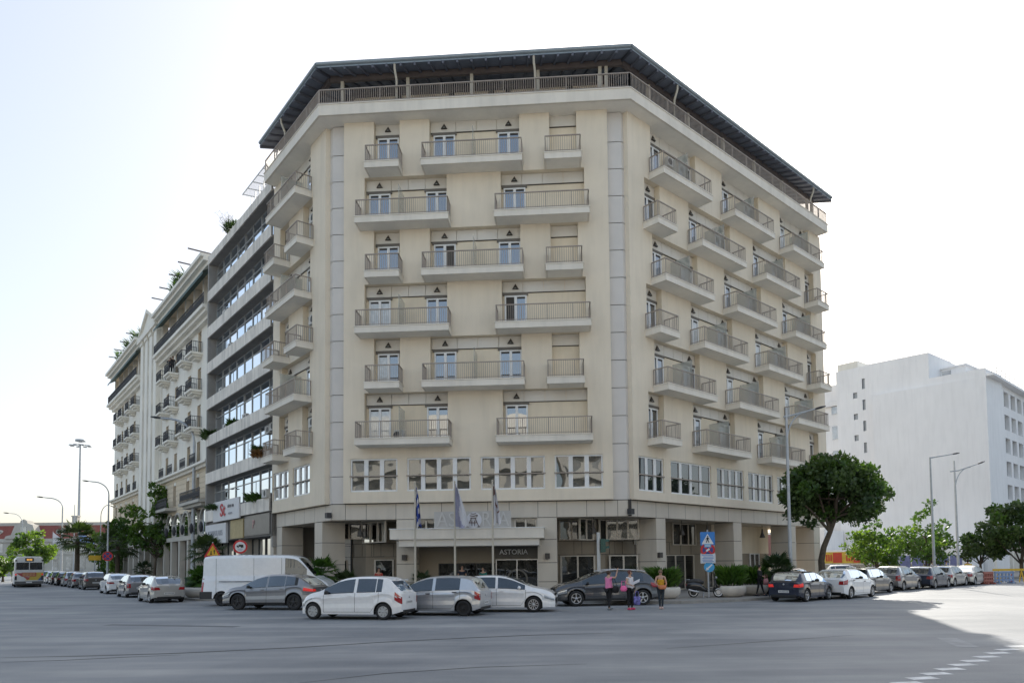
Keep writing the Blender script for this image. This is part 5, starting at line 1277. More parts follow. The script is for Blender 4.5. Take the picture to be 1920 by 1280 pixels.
# trees of the square at the end of the left street
cl=blob_clumps(rg,(0,0,4.4),3.4,3,3.3,40,.9)
tree('plaza_tree','rounded bright green sunlit tree in front of the red roofed hall',(-81.5,120,0),[(0,0,0),(0,0,1.5),(0,0,4)],8,cl,150,.5,LEAFB,9,r0=.2)
cl=blob_clumps(rg,(0,0,2.4),3.6,2.5,1.5,26,.8)
tree('plaza_tree','low spreading pale green tree behind the bus',(-72,100,0),[(0,0,0),(0,0,1.2),(0,0,2.6)],8,cl,150,.45,LEAFB,10,r0=.16)
cl=blob_clumps(rg,(0,0,4.0),3.2,2.5,3.2,30,1.0)
tree('plaza_tree','dappled green tree behind the palms at the end of the left street',(-66,125,0),[(0,0,0),(0,0,3)],8,cl,140,.5,LEAFM,12,r0=.2)
cl=blob_clumps(rg,(0,0,3.6),2.6,2.5,2.6,26,.9)
tree('plaza_tree','mid green tree behind the no stopping sign',(-49.5,88,0),[(0,0,0),(0,0,3)],8,cl,180,.4,LEAFM,13,r0=.15)
# palms
def fan_palm(name,label,base,h,r0,n,ln,seed,lm=LEAFP,cat='palm',spread=1.0,skirt=False):
    r=random.Random(seed); t=thing(name,label,cat,base)
    if h>.25:
        m=MB(); m.tube([(0,0,0),(.03,0,h*.5),(0,0,h)],[r0*1.15,r0,r0*.9],10); m.build('trunk',BARK,t)
    m=MB()
    for i in range(n):
        az=2.399*i+r.uniform(-.2,.2); el=(-.45+1.75*((i+.5)/n))*spread
        d=Vector((math.cos(az)*math.cos(el),math.sin(az)*math.cos(el),math.sin(el)))
        side=Vector((-math.sin(az),math.cos(az),0)); up=side.cross(d)*-1
        L0=ln*r.uniform(.75,1.1)*.5; c=Vector((0,0,h))+d*L0
        m.bar((0,0,h),c,.03,.02)
        for k in range(13):
            a=(k-6)/6*1.25; q=d*math.cos(a)+side*math.sin(a); l2=ln*.55*(1-.25*abs(a))
            tip=c+q*l2+Vector((0,0,-.22*l2*(1+abs(a)))); md=c+q*l2*.55+Vector((0,0,-.03*l2)); w=(side*math.cos(a)-d*math.sin(a))*.035*ln
            m.add([c,md-w,tip,md+w],[(0,1,2,3)],0)
    m.build('crown',lm,t); return t
fan_palm('fan_palm','tall dark fan palm, tallest of the palms at the end of the left street',(-58.5,95,0),5.6,.3,36,3.4,1)
fan_palm('fan_palm','shorter dark fan palm just right of the tallest palm',(-56.6,97,0),4.4,.26,32,3.2,2)
fan_palm('fan_palm','fan palm left of the yellow board',(-54.0,98,0),4.2,.26,32,3.0,7)
fan_palm('fan_palm','fan palm with slim trunk beside the no stopping sign pole',(-41.9,75,.13),4.0,.22,30,2.7,3)
fan_palm('fan_palm','small spiky palm in front of the left arcade columns',(-38.6,74,.13),1.5,.15,22,1.3,4)
fan_palm('fan_palm','bushy fan palm behind the road works sign by the van',(-19.3,44.6,.13),2.7,.14,34,1.5,5)
fan_palm('fan_palm','low fan palm in front of the lamp post base by the van',(-19.0,43.4,.13),1.0,.12,30,1.3,15,LEAFY)
fan_palm('fan_palm','green fan palm behind the van windscreen at the hotel corner',(-10.3,38.2,.13),1.35,.14,30,1.3,6,LEAFM)
fan_palm('fan_palm','low fan palm right of the van, in front of the dark shopfront',(-9.0,38.2,.13),.75,.12,24,1.1,16)
fan_palm('sago_palm','dark low sago palm in front of the arcade beside the woman in black',(14.3,38.3,.13),1.1,.14,34,1.5,9)
fan_palm('pot_plant','dark spiky dracaena beside the hotel entrance',(-4.95,38.9,.13),.8,.05,18,.9,10,cat='plant')
def bush(mb,r,c,rx,ry,h,n,ln=.55,m=0):
    for _ in range(n):
        a=r.uniform(0,6.283); q=math.sqrt(r.random()); p=Vector((c[0]+rx*q*math.cos(a),c[1]+ry*q*math.sin(a),c[2]+r.random()*h*.75))
        d=Vector((math.cos(a)*r.uniform(.1,.7),math.sin(a)*r.uniform(.1,.7),r.uniform(.6,1.3))).normalized(); l=ln*r.uniform(.5,1.1)
        sd=d.cross(Vector((r.gauss(0,1),r.gauss(0,1),.2))).normalized()*.05
        md=p+d*l*.5; tip=p+d*l+Vector((d.x,d.y,0)).normalized()*l*.25-Vector((0,0,.08))
        mb.add([p,md-sd,tip,md+sd],[(0,1,2,3)],m)
def planter(label,base,prof,sy,rz,bushn,bh,seed,lm=LEAFY,plab=None,sx=1.0):
    t=thing('planter',label,'planter',(*base,.13),rz)
    m=MB(); m.lathe(prof,(0,0,0),28); m.v=[(x*sx,y*sy,z) for x,y,z in m.v]; m.build('bowl',PLANT,t)
    rmax=max(p[0] for p in prof); h=prof[-3][1] if len(prof)>3 else .6
    s=MB(); s.lathe([(0,h-.06),(rmax*.86,h-.06)],(0,0,0),20); s.v=[(x*sx,y*sy,z) for x,y,z in s.v]; s.build('soil',BARK,t)
    if bushn:
        r=random.Random(seed); b=MB(); bush(b,r,(0,0,h-.05),rmax*.8*sx,rmax*.8*sy,bh,bushn)
        o=b.build('shrub',lm,None); o.location=(base[0],base[1],.13); o.rotation_euler=(0,0,rz); tag(o,plab,'shrub')
PR=[(0,0),(.55,0),(.74,.1),(.86,.28),(.88,.46),(.85,.56),(.80,.58),(.74,.56),(.72,.5),(0,.5)]
planter('sunlit pale round concrete planter beside the woman in the yellow top',(7.55,35.6),PR,.9,0,900,1.0,1,LEAFM,'dark green shrub growing in the sunlit round planter')
planter('long oval pale concrete planter behind the scooter and sign post',(11.3,36.75),PR,.8,.5,900,1.05,2,LEAFY,'leafy green shrub in the oval planter behind the scooter',1.0)
planter('oval pale concrete planter behind the woman in black',(13.0,38.2),PR,.8,.6,900,1.0,3,LEAFY,'bright green shrub in the planter behind the woman in black',1.0)
planter('low rounded pale concrete planter at the kerb beside the van rear',(-18.9,42.4),PR,.8,-.8,0,0,4)
r=random.Random(5)
def shrub(name,label,loc,rx,ry,h,n,lm,cat='shrub',ln=.5):
    m=MB(); bush(m,r,(0,0,0),rx,ry,h,n,ln); o=m.build(name,lm,None); o.location=loc; return tag(o,label,cat)
shrub('shrub','dense green shrub between the lamp post and the van',(-18.9,43.6,.13),.8,.6,1.6,900,LEAFM)
shrub('shrub','green shrub hanging from the first floor ledge of the concrete office block',OL.pt(11.6,-.25,6.3),1.0,.25,.55,420,LEAFM)
shrub('shrub','small dark shrub on the first floor ledge beside the white sign',OL.pt(20.4,-.2,6.3),1.2,.25,.4,380,LEAFD)
shrub('shrub','dark trailing shrub at the far corner of the office block third ledge',OL.pt(24.0,-.1,12.4),.5,.4,.9,420,LEAFD)
shrub('shrub','dry brown potted shrub on the office ledge next to the hotel balcony',OL.pt(10.6,.1,9.2),.5,.3,.5,300,leaf('leaf_dry',(.14,.07,.03),(.25,.13,.06),.2))
shrub('shrub','dark shrub on the second floor ledge of the office block',OL.pt(11.7,-.2,9.6),.4,.3,.6,260,LEAFD)
shrub('shrub','small green shrub in the window of the office third floor',OL.pt(18.6,-.5,12.6),.45,.3,.7,260,LEAFM)
# bare bush on the office roof
m=MB(); r=random.Random(21)
for k in range(46):
    a=r.uniform(0,6.28); e=r.uniform(.5,1.45); l=r.uniform(.8,2.1); d=Vector((math.cos(a)*math.cos(e),math.sin(a)*math.cos(e),math.sin(e)))
    p=Vector((0,0,0)); m.tube([p,p+d*l*.5+Vector((0,0,.1)),p+d*l],[.02,.012,.004],4,0,False)
    for q in range(4):
        s_=p+d*l*r.uniform(.4,1); n_=rvec(r)*.4; m.tube([s_,s_+n_],[.008,.003],3,0,False)
t=m.build('shrub',BARK,None); t.location=OL.pt(19.3,-.3,28.05); tag(t,'bare twiggy shrub on the office block roof edge','shrub')
shrub('shrub','dark green shrub beside the bare one on the office roof',OL.pt(18.3,-.3,28.0),.7,.3,.9,300,LEAFD)
for k,(u,lab) in enumerate(((55.5,'largest green roof garden shrub on the classical hotel, left of the pediment'),(59.8,'dark roof garden shrub on the classical hotel, second left of the pediment'),(66,'roof garden shrub near the far left end of the classical hotel'),(34.0,'roof garden shrub right of the pediment'),(36.5,'small roof garden shrub beside the pediment'))):
    shrub('shrub',lab,CL.pt(u,-.4,28.5),1.4,.6,1.7,420,LEAFM if k%2==0 else LEAFD,ln=1.0)
# ------------------------------------------------------------------ lamps, poles, signs
def lamp_post(label,base,h,pts,head,r0=.1,brace=None,name='street_lamp'):
    t=thing(name,label,'street lamp',base)
    m=MB(); m.tube([(0,0,0),(0,0,h*.35),(0,0,h)],[r0,r0*.85,r0*.55],10); m.tube([(0,0,0),(0,0,1.1)],[r0*1.35,r0*1.3],10); m.build('pole',GALV,t)
    m=MB(); m.tube(pts,[r0*.5]*(len(pts)-1)+[r0*.35],8)
    if brace: m.tube(brace,r0*.35,8)
    m.build('arm',GALV,t)
    e=Vector(pts[-1]); d=(e-Vector(pts[-2])).normalized(); sd=d.cross(Vector((0,0,1))).normalized()
    m=MB(); vs=[]; st=[(0,.05,.05),(.12,.12,.08),(.45,.16,.09),(.75,.10,.05)]
    for s_,w,hh in st:
        c=e+d*(s_*head)
        for j in range(8): a=2*math.pi*j/8; vs.append(c+sd*w*math.cos(a)*head+Vector((0,0,1))*hh*math.sin(a)*head)
    m.add(vs,[(i*8+j,i*8+(j+1)%8,(i+1)*8+(j+1)%8,(i+1)*8+j) for i in range(3) for j in range(8)]+[tuple(range(8)),tuple(range(24,32))],0,True); m.build('lamp_head',ALLOYD,t)
    return t
def arc(x0,z0,x1,z1,n=8,y=0,y1=0):
    return [(x0+(x1-x0)*(1-math.cos(math.pi/2*k/n)),y+(y1-y)*k/n,z0+(z1-z0)*math.sin(math.pi/2*k/n)) for k in range(n+1)]
lamp_post('grey street lamp with braced arm in front of the hotel right side',(15.3,38.9,.13),10.3,[(-.15,0,9.8),(.4,0,9.9),(1.6,0,10.22)],.8,.11,arc(0,8.3,1.1,10.05)[::1])
lamp_post('slim street lamp with straight arm in front of the white block, right street',(31.6,53,.13),9.5,[(0,0,9.45),(1.7,0,9.72)],.7,.11)
lamp_post('street lamp with curved brace nearest the corner of the white block',(41.6,66,.13),11.0,[(-.4,0,10.0),(.4,0,10.1),(2.2,0,10.7)],.9,.13,arc(0,8.2,1.5,10.4))
lamp_post('tall grey street lamp with long curved arm between the office block and the van',(-28.2,62.4,.13),12.9,arc(0,12.9,-2.6,15.0)+[(-3.0,0,15.05)],1.2,.2)
lamp_post('curved arm street lamp carrying the no stopping sign, left street',(-39.5,69,.13),8.9,arc(0,8.9,-1.6,10.2)+[(-2.0,0,10.25)],.8,.11)
lamp_post('curved arm street lamp further back by the bus, left street',(-72.7,114,0),11.6,arc(0,11.6,-2.4,13.2)+[(-3.2,0,13.3)],1.3,.17)
lamp_post('thin street lamp curving right behind the no stopping sign, left street',(-55.4,95,0),8.8,arc(0,8.8,1.0,10.3)+[(1.25,0,10.2)],.8,.1)
lamp_post('distant street lamp above the red roofed hall',(-118,170,0),12.5,arc(0,12.5,-2.5,15.0)+[(-3.4,0,15.1)],1.6,.14)
t=thing('floodlight_mast','very tall mast with a ring of floodlights at the end of the left street','mast',(-119.8,195,0))
m=MB(); m.tube([(0,0,0),(0,0,18),(0,0,36)],[.45,.34,.2],12); m.build('pole',GALV,t)
m=MB(); m.lathe([(.4,36.6),(1.3,36.8),(1.3,37.3),(.4,37.2)],(0,0,0),14); m.build('ring',GALV,t)
for k in range(8):
    a=k*math.pi/4; m=MB(); c=(2.3*math.cos(a),2.3*math.sin(a),35.6); m.bar((.3*math.cos(a),.3*math.sin(a),36),c,.2); m.ball(c,(.6,.6,.2)); m.build('floodlight',GALV,t)
def disc(mb,c,r,d,n=24,m=0,ax=(1,0),r2=None):
    """flat disc (or ring) in the plane spanned by ax and z"""
    o=[(c[0]+ax[0]*r*math.cos(2*math.pi*k/n)+d[0],c[1]+ax[1]*r*math.cos(2*math.pi*k/n)+d[1],c[2]+r*math.sin(2*math.pi*k/n)) for k in range(n)]
    if r2 is None: mb.add(o,[tuple(range(n))],m)
    else:
        i_=[(c[0]+ax[0]*r2*math.cos(2*math.pi*k/n)+d[0],c[1]+ax[1]*r2*math.cos(2*math.pi*k/n)+d[1],c[2]+r2*math.sin(2*math.pi*k/n)) for k in range(n)]
        mb.add(o+i_,[(k,(k+1)%n,n+(k+1)%n,n+k) for k in range(n)],m)
S_BLUE=mat('sign_blue',(.03,.20,.55),.45,var=0); S_LB=mat('sign_sky_blue',(.05,.33,.62),.45,var=0); S_RED=mat('sign_signal_red',(.55,.025,.03),.45,var=0); S_YEL=mat('sign_yellow',(.70,.42,.02),.45,var=0); S_WHITE=mat('sign_reflective_white',(.72,.72,.72),.45,var=0); S_BLACK=mat('sign_black',(.01,.01,.01),.5,var=0); S_DB=mat('sign_dark_blue',(.03,.05,.22),.45,var=0); S_PALE=mat('sign_pale_grey',(.45,.48,.55),.5,var=0)
def plate(parent,name,label,polys,back=.02):
    """polys: list of (material, list of (x,z) polygon or ('ring',cx,cz,r,r2)); stacked towards the viewer (-y)"""
    mats=[GALV]; m=MB(); y=-.05
    allm=[]
    for i,(mt,pl) in enumerate(polys):
        if mt not in mats: mats.append(mt)
        k=mats.index(mt); yy=y-.004*i
        if pl[0]=='ring': disc(m,(pl[1],0,pl[2]),pl[3],(0,yy),28,k,(1,0),pl[4])
        elif pl[0]=='disc': disc(m,(pl[1],0,pl[2]),pl[3],(0,yy),28,k)
        else: m.add([(a,yy,b) for a,b in pl],[tuple(range(len(pl)))],k)
        if i==0:
            if pl[0]=='disc': disc(m,(pl[1],0,pl[2]),pl[3],(0,y+.015),28,0)
            else: m.add([(a,y+.015,b) for a,b in pl],[tuple(range(len(pl)))],0)
    o=m.build(name,mats,parent); 
    if label: o['label']=label
    return o
rect=lambda x,z,w,h:[(x-w/2,z-h/2),(x+w/2,z-h/2),(x+w/2,z+h/2),(x-w/2,z+h/2)]
tri=lambda x,z,w,h:[(x-w/2,z),(x+w/2,z),(x,z+h)]
def barp(x0,z0,x1,z1,w):
    dx,dz=x1-x0,z1-z0; l=math.hypot(dx,dz); nx,nz=-dz/l*w/2,dx/l*w/2
    return [(x0+nx,z0+nz),(x0-nx,z0-nz),(x1-nx,z1-nz),(x1+nx,z1+nz)]
def walker(x,z,s):
    return [('disc',x+.02*s,z+.88*s,.09*s)]+[p for p in ([(x-.1*s,z+.45*s),(x+.1*s,z+.42*s),(x+.11*s,z+.76*s),(x-.06*s,z+.78*s)],barp(x-.03*s,z+.46*s,x-.2*s,z,.1*s),barp(x+.03*s,z+.44*s,x+.2*s,z+.02*s,.1*s),barp(x-.06*s,z+.72*s,x-.25*s,z+.45*s,.07*s),barp(x+.08*s,z+.72*s,x+.26*s,z+.5*s,.07*s))]
# the stack of signs by the scooter
t=thing('sign_post','galvanised post with four stacked traffic signs beside the scooter','traffic sign',(10.0,36.15,.13),-.2)
m=MB(); m.tube([(0,0,0),(0,0,3.45)],.042,10); m.build('pole',GALV,t)
plate(t,'pedestrian_sign','blue square pedestrian crossing sign',[(S_BLUE,rect(0,3.0,.72,.68)),(S_WHITE,tri(0,2.72,.60,.53))]+[(S_BLACK,p) for p in walker(0,2.79,.36)])
plate(t,'no_stopping_sign','round red and blue no stopping sign',[(S_RED,('disc',0,2.42,.36)),(S_DB,('disc',0,2.42,.26)),(S_RED,barp(-.2,2.62,.2,2.22,.08)),(S_RED,barp(-.2,2.22,.2,2.62,.08)),(S_LB,rect(0,2.64,.34,.17)),(S_WHITE,rect(0,2.67,.26,.03)),(S_WHITE,rect(0,2.61,.26,.03)),(S_WHITE,barp(-.08,2.36,.08,2.48,.09))])
plate(t,'text_sign','pale notice plate with lines of small blue print',[(S_WHITE,rect(0,1.99,.74,.50)),(S_LB,rect(0,1.99,.68,.44)),(S_WHITE,rect(0,1.99,.66,.42))]+[(S_BLUE,rect((-.02,.03,0,-.03,.01)[k],2.145-k*.078,.56-.05*(k%2),.032)) for k in range(5)])
plate(t,'direction_sign','round blue sign with white arrow',[(S_LB,('disc',.05,1.55,.26)),(S_WHITE,barp(-.05,1.45,.2,1.68,.07)),(S_WHITE,[(-.13,1.37),(.03,1.42),(-.07,1.54)])])
# road works triangle and no lorries sign behind the van
t=thing('sign_post','red and yellow triangular two way traffic sign behind the van','traffic sign',(-18.1,42.7,.13),.35)
m=MB(); m.tube([(0,0,0),(0,0,3.3)],.035,8); m.build('pole',GALV,t)
plate(t,'warning_sign','red bordered yellow triangle with two black arrows',[(S_RED,tri(0,2.38,.98,.88)),(S_YEL,tri(0,2.49,.66,.60)),(S_BLACK,rect(-.09,2.66,.05,.2)),(S_BLACK,rect(.09,2.66,.05,.2)),(S_BLACK,tri(.09,2.74,.12,.1)),(S_BLACK,[(-.15,2.60),(-.03,2.60),(-.09,2.50)])])
plate(t,'no_entry_plate','round red and blue sign below the triangle',[(S_RED,('disc',-.1,2.1,.3)),(S_BLUE,('disc',-.1,2.1,.21)),(S_RED,barp(-.24,2.24,.04,1.96,.07))])
t=thing('sign_post','round red bordered no lorries sign behind the van','traffic sign',(-16.3,42.35,.13),.3)
m=MB(); m.tube([(0,0,0),(0,0,3.3)],.035,8); m.build('pole',GALV,t)
plate(t,'no_lorries_sign','white disc with red ring and black lorry',[(S_RED,('disc',0,2.98,.41)),(S_WHITE,('disc',0,2.98,.30)),(S_BLACK,rect(.04,3.05,.26,.13)),(S_BLACK,rect(-.15,3.02,.10,.08)),(S_BLACK,('disc',-.12,2.96,.04)),(S_BLACK,('disc',.08,2.96,.045)),(S_BLACK,('disc',.15,2.98,.04)),(S_PALE,rect(0,2.85,.3,.035)),(S_PALE,rect(0,2.79,.22,.035))])
# no stopping disc hung on the left lamp, with yellow board behind
t=thing('sign_post','round red and blue no stopping sign on a post, left street','traffic sign',(-37.9,66.2,.13),.5)
m=MB(); m.tube([(0,0,0),(0,0,3.4)],.045,8); m.build('pole',GALV,t)
plate(t,'no_stopping_sign','red ringed blue disc with red cross',[(S_RED,('disc',0,2.85,.44)),(S_DB,('disc',0,2.85,.33)),(S_RED,barp(-.24,3.09,.24,2.61,.09)),(S_RED,barp(-.24,2.61,.24,3.09,.09))])
t=thing('sign_post','plain yellow rectangular board on a post, left street','traffic sign',(-44.6,75.5,.0),.5)
m=MB(); m.tube([(0,0,0),(0,0,3.3)],.05,8); m.build('pole',GALV,t)
plate(t,'yellow_board',None,[(S_YEL,rect(0,2.95,1.15,.52))])
# traffic light
t=thing('traffic_light','green traffic light on a white post in front of the hotel, facing right','traffic light',(4.35,35.6,.13),0)
m=MB(); m.tube([(0,0,0),(0,0,3.35)],.085,12); m.build('pole',mat('post_white',(.55,.55,.53),.6,var=.1),t)
TG=mat('signal_green_housing',(.03,.085,.065),.5,var=.1)
for z in (2.86,2.52):
    m=MB(); m.box(.10,.34,-.17,.17,z-.17,z+.16); 
    c=[(math.cos(a*math.pi/8),math.sin(a*math.pi/8)) for a in range(0,9)]
    vs=[(.34,p[0]*.13,z+p[1]*.13) for p in c]+[(.53,p[0]*.13,z+.03+p[1]*.12) for p in c]
    m.add(vs,[(i,i+1,10+i,9+i) for i in range(8)],0); o=m.build('signal_head',TG,t); m=MB(); 
    m.add([(.345,.12*math.cos(a*math.pi/8),z+.12*math.sin(a*math.pi/8)) for a in range(16)],[tuple(range(16))]); m.build('lens',S_BLACK,o)
m=MB(); m.bar((0,0,2.86),(.12,0,2.86),.05); m.bar((0,0,2.5),(.12,0,2.5),.05); m.build('bracket',TG,t)
# three flagpoles with hanging flags
FW=mat('flag_white',(.62,.61,.63),.8,var=.05); FB=mat('flag_blue',(.035,.07,.33),.8,var=.08); FG=mat('flag_grey_violet',(.34,.34,.45),.8,var=.12); FBR=mat('flag_brown',(.20,.09,.07),.8,var=.1)
def flag(label,top,ln,w,mats,fn,seed,lean=.2):
    r=random.Random(seed); m=MB(); nu,nz=11,22; vs=[]
    ph=[r.uniform(0,6.28) for _ in range(3)]
    for j in range(nz+1):
        t=j/nz
        for i in range(nu+1):
            s_=i/nu; wd=w*(.35+.65*t**.8)
            x=s_*wd+lean*t*s_; y=.10*math.sin(s_*9+ph[0]+t*2)*(.4+t)+.05*math.sin(s_*17+ph[1]); z=-t*ln+ s_*(-.25)*(1-t)-.06*math.sin(s_*9+ph[0])
            vs.append((x,y,z))
    fs=[];ms=[]
    for j in range(nz):
        for i in range(nu):
            m.add([vs[j*(nu+1)+i],vs[j*(nu+1)+i+1],vs[(j+1)*(nu+1)+i+1],vs[(j+1)*(nu+1)+i]],[(0,1,2,3)],fn((i+.5)/nu,(j+.5)/nz),True)
    o=m.build('flag',mats,None); bm=bmesh.new(); bm.from_mesh(o.data); bmesh.ops.remove_doubles(bm,verts=bm.verts,dist=.0005); bm.to_mesh(o.data); bm.free()
    o.location=top; return tag(o,label,'flag')
FD=2.6
for k,(u,lab) in enumerate(((5.5,'thin pale flagpole with blue and white striped flag at the hotel entrance'),(7.58,'middle pale flagpole in front of the hotel sign'),(9.55,'right pale flagpole in front of the hotel sign'))):
    p=F.pt(u,FD,.0); t=thing('flagpole',lab,'flagpole',p)
    m=MB(); m.tube([(0,0,0),(0,0,3.2),(0,0,6.2)],[.065,.055,.04],10); m.build('pole',POST,t); m=MB(); m.ball((0,0,6.23),.06); m.build('finial',POST,t)
pt=lambda u,z:(F.pt(u,FD-.03,z))
flag('blue and white striped flag hanging limp on the left pole',pt(5.54,6.05),2.15,.26,[FB,FW],lambda s,t:(0 if (int((s*1.6+t*7.5))%2==0 or (t>.5 and t<.75 and s<.5)) else 1),2,.05)
flag('grey and white flag hanging at a slant from the middle pole',pt(7.62,6.1),2.25,.34,[FG,FW],lambda s,t:(0 if s<.5+.2*math.sin(t*7) else 1),5,.42)
flag('white flag with brown marks hanging from the right pole',pt(9.59,6.1),2.1,.26,[FW,FBR],lambda s,t:(1 if (.05<t<.28 and s<.6) or (.45<t<.55 and .4<s<.8) or (.62<t<.66 and s>.6) else 0),8,.14)
for k,(x,lab,mm) in enumerate(((-97.6,'white triangular flag on a thin pole before the red roofed hall',[FW]),(-92.2,'pale blue flag on a thin pole before the red roofed hall',[mat('flag_pale_blue',(.25,.35,.62),.8,var=.1)]))):
    t=thing('flagpole','thin flagpole '+('carrying the white flag' if k==0 else 'carrying the pale blue flag')+' before the red roofed hall','flagpole',(x,150,0)); m=MB(); m.tube([(0,0,0),(0,0,9.6)],[.09,.05],8); m.build('pole',GALV,t)
    m=MB(); m.add([(x+.06,150,9.4),(x+3.0,150.3,7.0),(x+2.8,150.2,6.6),(x+.06,150,6.6)] if k==0 else [(x+.06,150,9.4),(x+3.2,150.3,7.7),(x+3.3,150.2,6.9),(x+.06,150,6.7)],[(0,1,2,3)]); tag(m.build('flag',mm,None),lab,'flag')
t=thing('flagpole','bare thin pole before the red roofed hall, right of the pale blue flag','flagpole',(-105.5,170,0)); m=MB(); m.tube([(0,0,0),(0,0,17)],[.14,.08],8); m.build('pole',GALV,t)
# road barriers at the works on the right
def barrier(label,loc,rz,mt,w=1.3,h=.95):
    t=thing('road_barrier',label,'barrier',loc,rz); m=MB()
    m.box(-w/2,w/2,-.06,.06,h*.82,h); m.box(-w/2,w/2,-.05,.05,h*.22,h*.36); m.box(-w/2,w/2,-.05,.05,h*.5,h*.62)
    for k in range(6): x=-w/2+.06+k*(w-.12)/5; m.box(x-.05,x+.05,-.045,.045,h*.1,h*.9)
    m.build('panel',mt,t)
    for s in (-1,1): m=MB(); m.box(s*w*.36-.09,s*w*.36+.09,-.28,.28,0,h*.14); m.build('foot',mt,t)
barrier('red plastic road barrier at the works on the right street',(36.4,54.2,0),.5,mat('barrier_red',(.36,.11,.08),.5,var=.1))
barrier('blue plastic road barrier beside the red one',(38.6,55.6,0),.1,mat('barrier_blue',(.24,.32,.48),.5,var=.1),1.6)
t=thing('warning_board','yellow upright works board behind the red barrier','board',(36.2,56.2,0),.3); m=MB(); m.box(-.35,.35,-.04,.04,.15,1.55); m.build('panel',S_YEL,t); m=MB(); m.box(-.3,.3,-.25,.25,0,.15); m.build('foot',BLACK,t)
t=thing('trestle','yellow wooden trestle rail behind the blue barrier','barrier',(40.2,57.2,0),.1); m=MB(); m.box(-1.5,1.5,-.03,.03,.95,1.12); m.build('rail',S_YEL,t)
for s in (-1,1): m=MB(); m.bar((s*1.0,-.25,0),(s*1.0,0,.95),.06); m.bar((s*1.0,.25,0),(s*1.0,0,.95),.06); m.build('leg',S_YEL,t)
t=thing('traffic_cone','red and white traffic cone beside the trestle','cone',(39.7,56.3,0)); m=MB(); m.lathe([(.16,.05),(.04,.72),(0,.72)],(0,0,0),12); m.build('cone_body',mat('cone_red',(.5,.06,.03),.5,var=0),t); m=MB(); m.box(-.2,.2,-.2,.2,0,.05); m.build('base',BLACK,t); m=MB(); m.lathe([(.115,.33),(.085,.5)],(0,0,0),12); m.build('band',S_WHITE,t)
# refuse bin behind the silver hatchback
t=thing('refuse_bin','dark green refuse bin on the pavement beside the lamp post, left street','bin',(-21.0,46.3,.13),.4); m=MB(); m.hexa([(-.3,-.3,.1),(.3,-.3,.1),(.3,.3,.1),(-.3,.3,.1),(-.38,-.38,1.05),(.38,-.38,1.05),(.38,.38,1.05),(-.38,.38,1.05)]); m.build('tub',mat('bin_green',(.02,.055,.045),.5,var=.1),t); m=MB(); m.box(-.4,.4,-.42,.42,1.05,1.13); m.build('lid',mat('bin_lid',(.02,.06,.05),.5,var=.1),t)
# red traffic signal disc at the left edge
t=thing('traffic_light','red lit traffic signal at the left edge of the frame','traffic light',(-64,84,0)); m=MB(); m.tube([(0,0,0),(0,0,4.4)],.08,8); m.build('pole',GALV,t); m=MB(); m.box(-.25,.25,-.2,.2,3.0,4.4); o=m.build('signal_head',S_BLACK,t); m=MB(); m.lathe([(0,-.21),(.2,-.21),(.2,-.19)],(0,0,4.1),14,0,True,'y'); m.build('red_lens',TLL,o)
# motor scooter box and riders are with the people
# ------------------------------------------------------------------ people
def skin_obj(name,chains,mat_,parent,sub=1,extra=None):
    """chains: list of lists of (pos,r); first point of each chain may repeat an earlier point (joined)"""
    vs=[];es=[];rs=[];idx={}
    def key(p): return tuple(round(c,4) for c in p)
    for ch in chains:
        prev=None
        for p,r in ch:
            k=key(p)
            if k not in idx: idx[k]=len(vs); vs.append(p); rs.append(r)
            i=idx[k]
            if prev is not None and prev!=i: es.append((prev,i))
            prev=i
    me=bpy.data.meshes.new(name); me.from_pydata(vs,es,[]); ob=bpy.data.objects.new(name,me); COL.objects.link(ob)
    md=ob.modifiers.new('skin','SKIN'); md.use_smooth_shade=True; md.branch_smoothing=.6
    if not me.skin_vertices: 
        bm=bmesh.new(); bm.from_mesh(me); bm.verts.layers.skin.verify(); bm.to_mesh(me); bm.free()
    for i,r in enumerate(rs):
        sv=me.skin_vertices[0].data[i]; r=r if hasattr(r,'__len__') else (r,r); sv.radius=r; sv.use_root=(i==0)
    ss=ob.modifiers.new('sub','SUBSURF'); ss.levels=sub; ss.render_levels=sub
    dg=bpy.context.evaluated_depsgraph_get(); me2=bpy.data.meshes.new_from_object(ob.evaluated_get(dg)); bpy.data.objects.remove(ob); bpy.data.meshes.remove(me)
    me2.name=name; me2.materials.clear(); me2.materials.append(mat_)
    if extra:
        bm=bmesh.new(); bm.from_mesh(me2)
        for v_,f_ in extra:
            nv=[bm.verts.new(p) for p in v_]
            for f in f_: 
                fc=bm.faces.new([nv[i] for i in f]); fc.smooth=True
        bm.to_mesh(me2); bm.free()
    o=bpy.data.objects.new(name,me2); COL.objects.link(o); o.parent=parent; ORG[o.name]=(0,0,0)
    return o
SKIN=mat('skin',(.50,.30,.21),.5,var=.06,scale=5); SKINB=mat('skin_tanned',(.36,.20,.13),.5,var=.06,scale=5)
def cloth(n,c): return mat('cloth_'+n,c,.85,var=.1,scale=5)
def V(*a): return Vector(a)
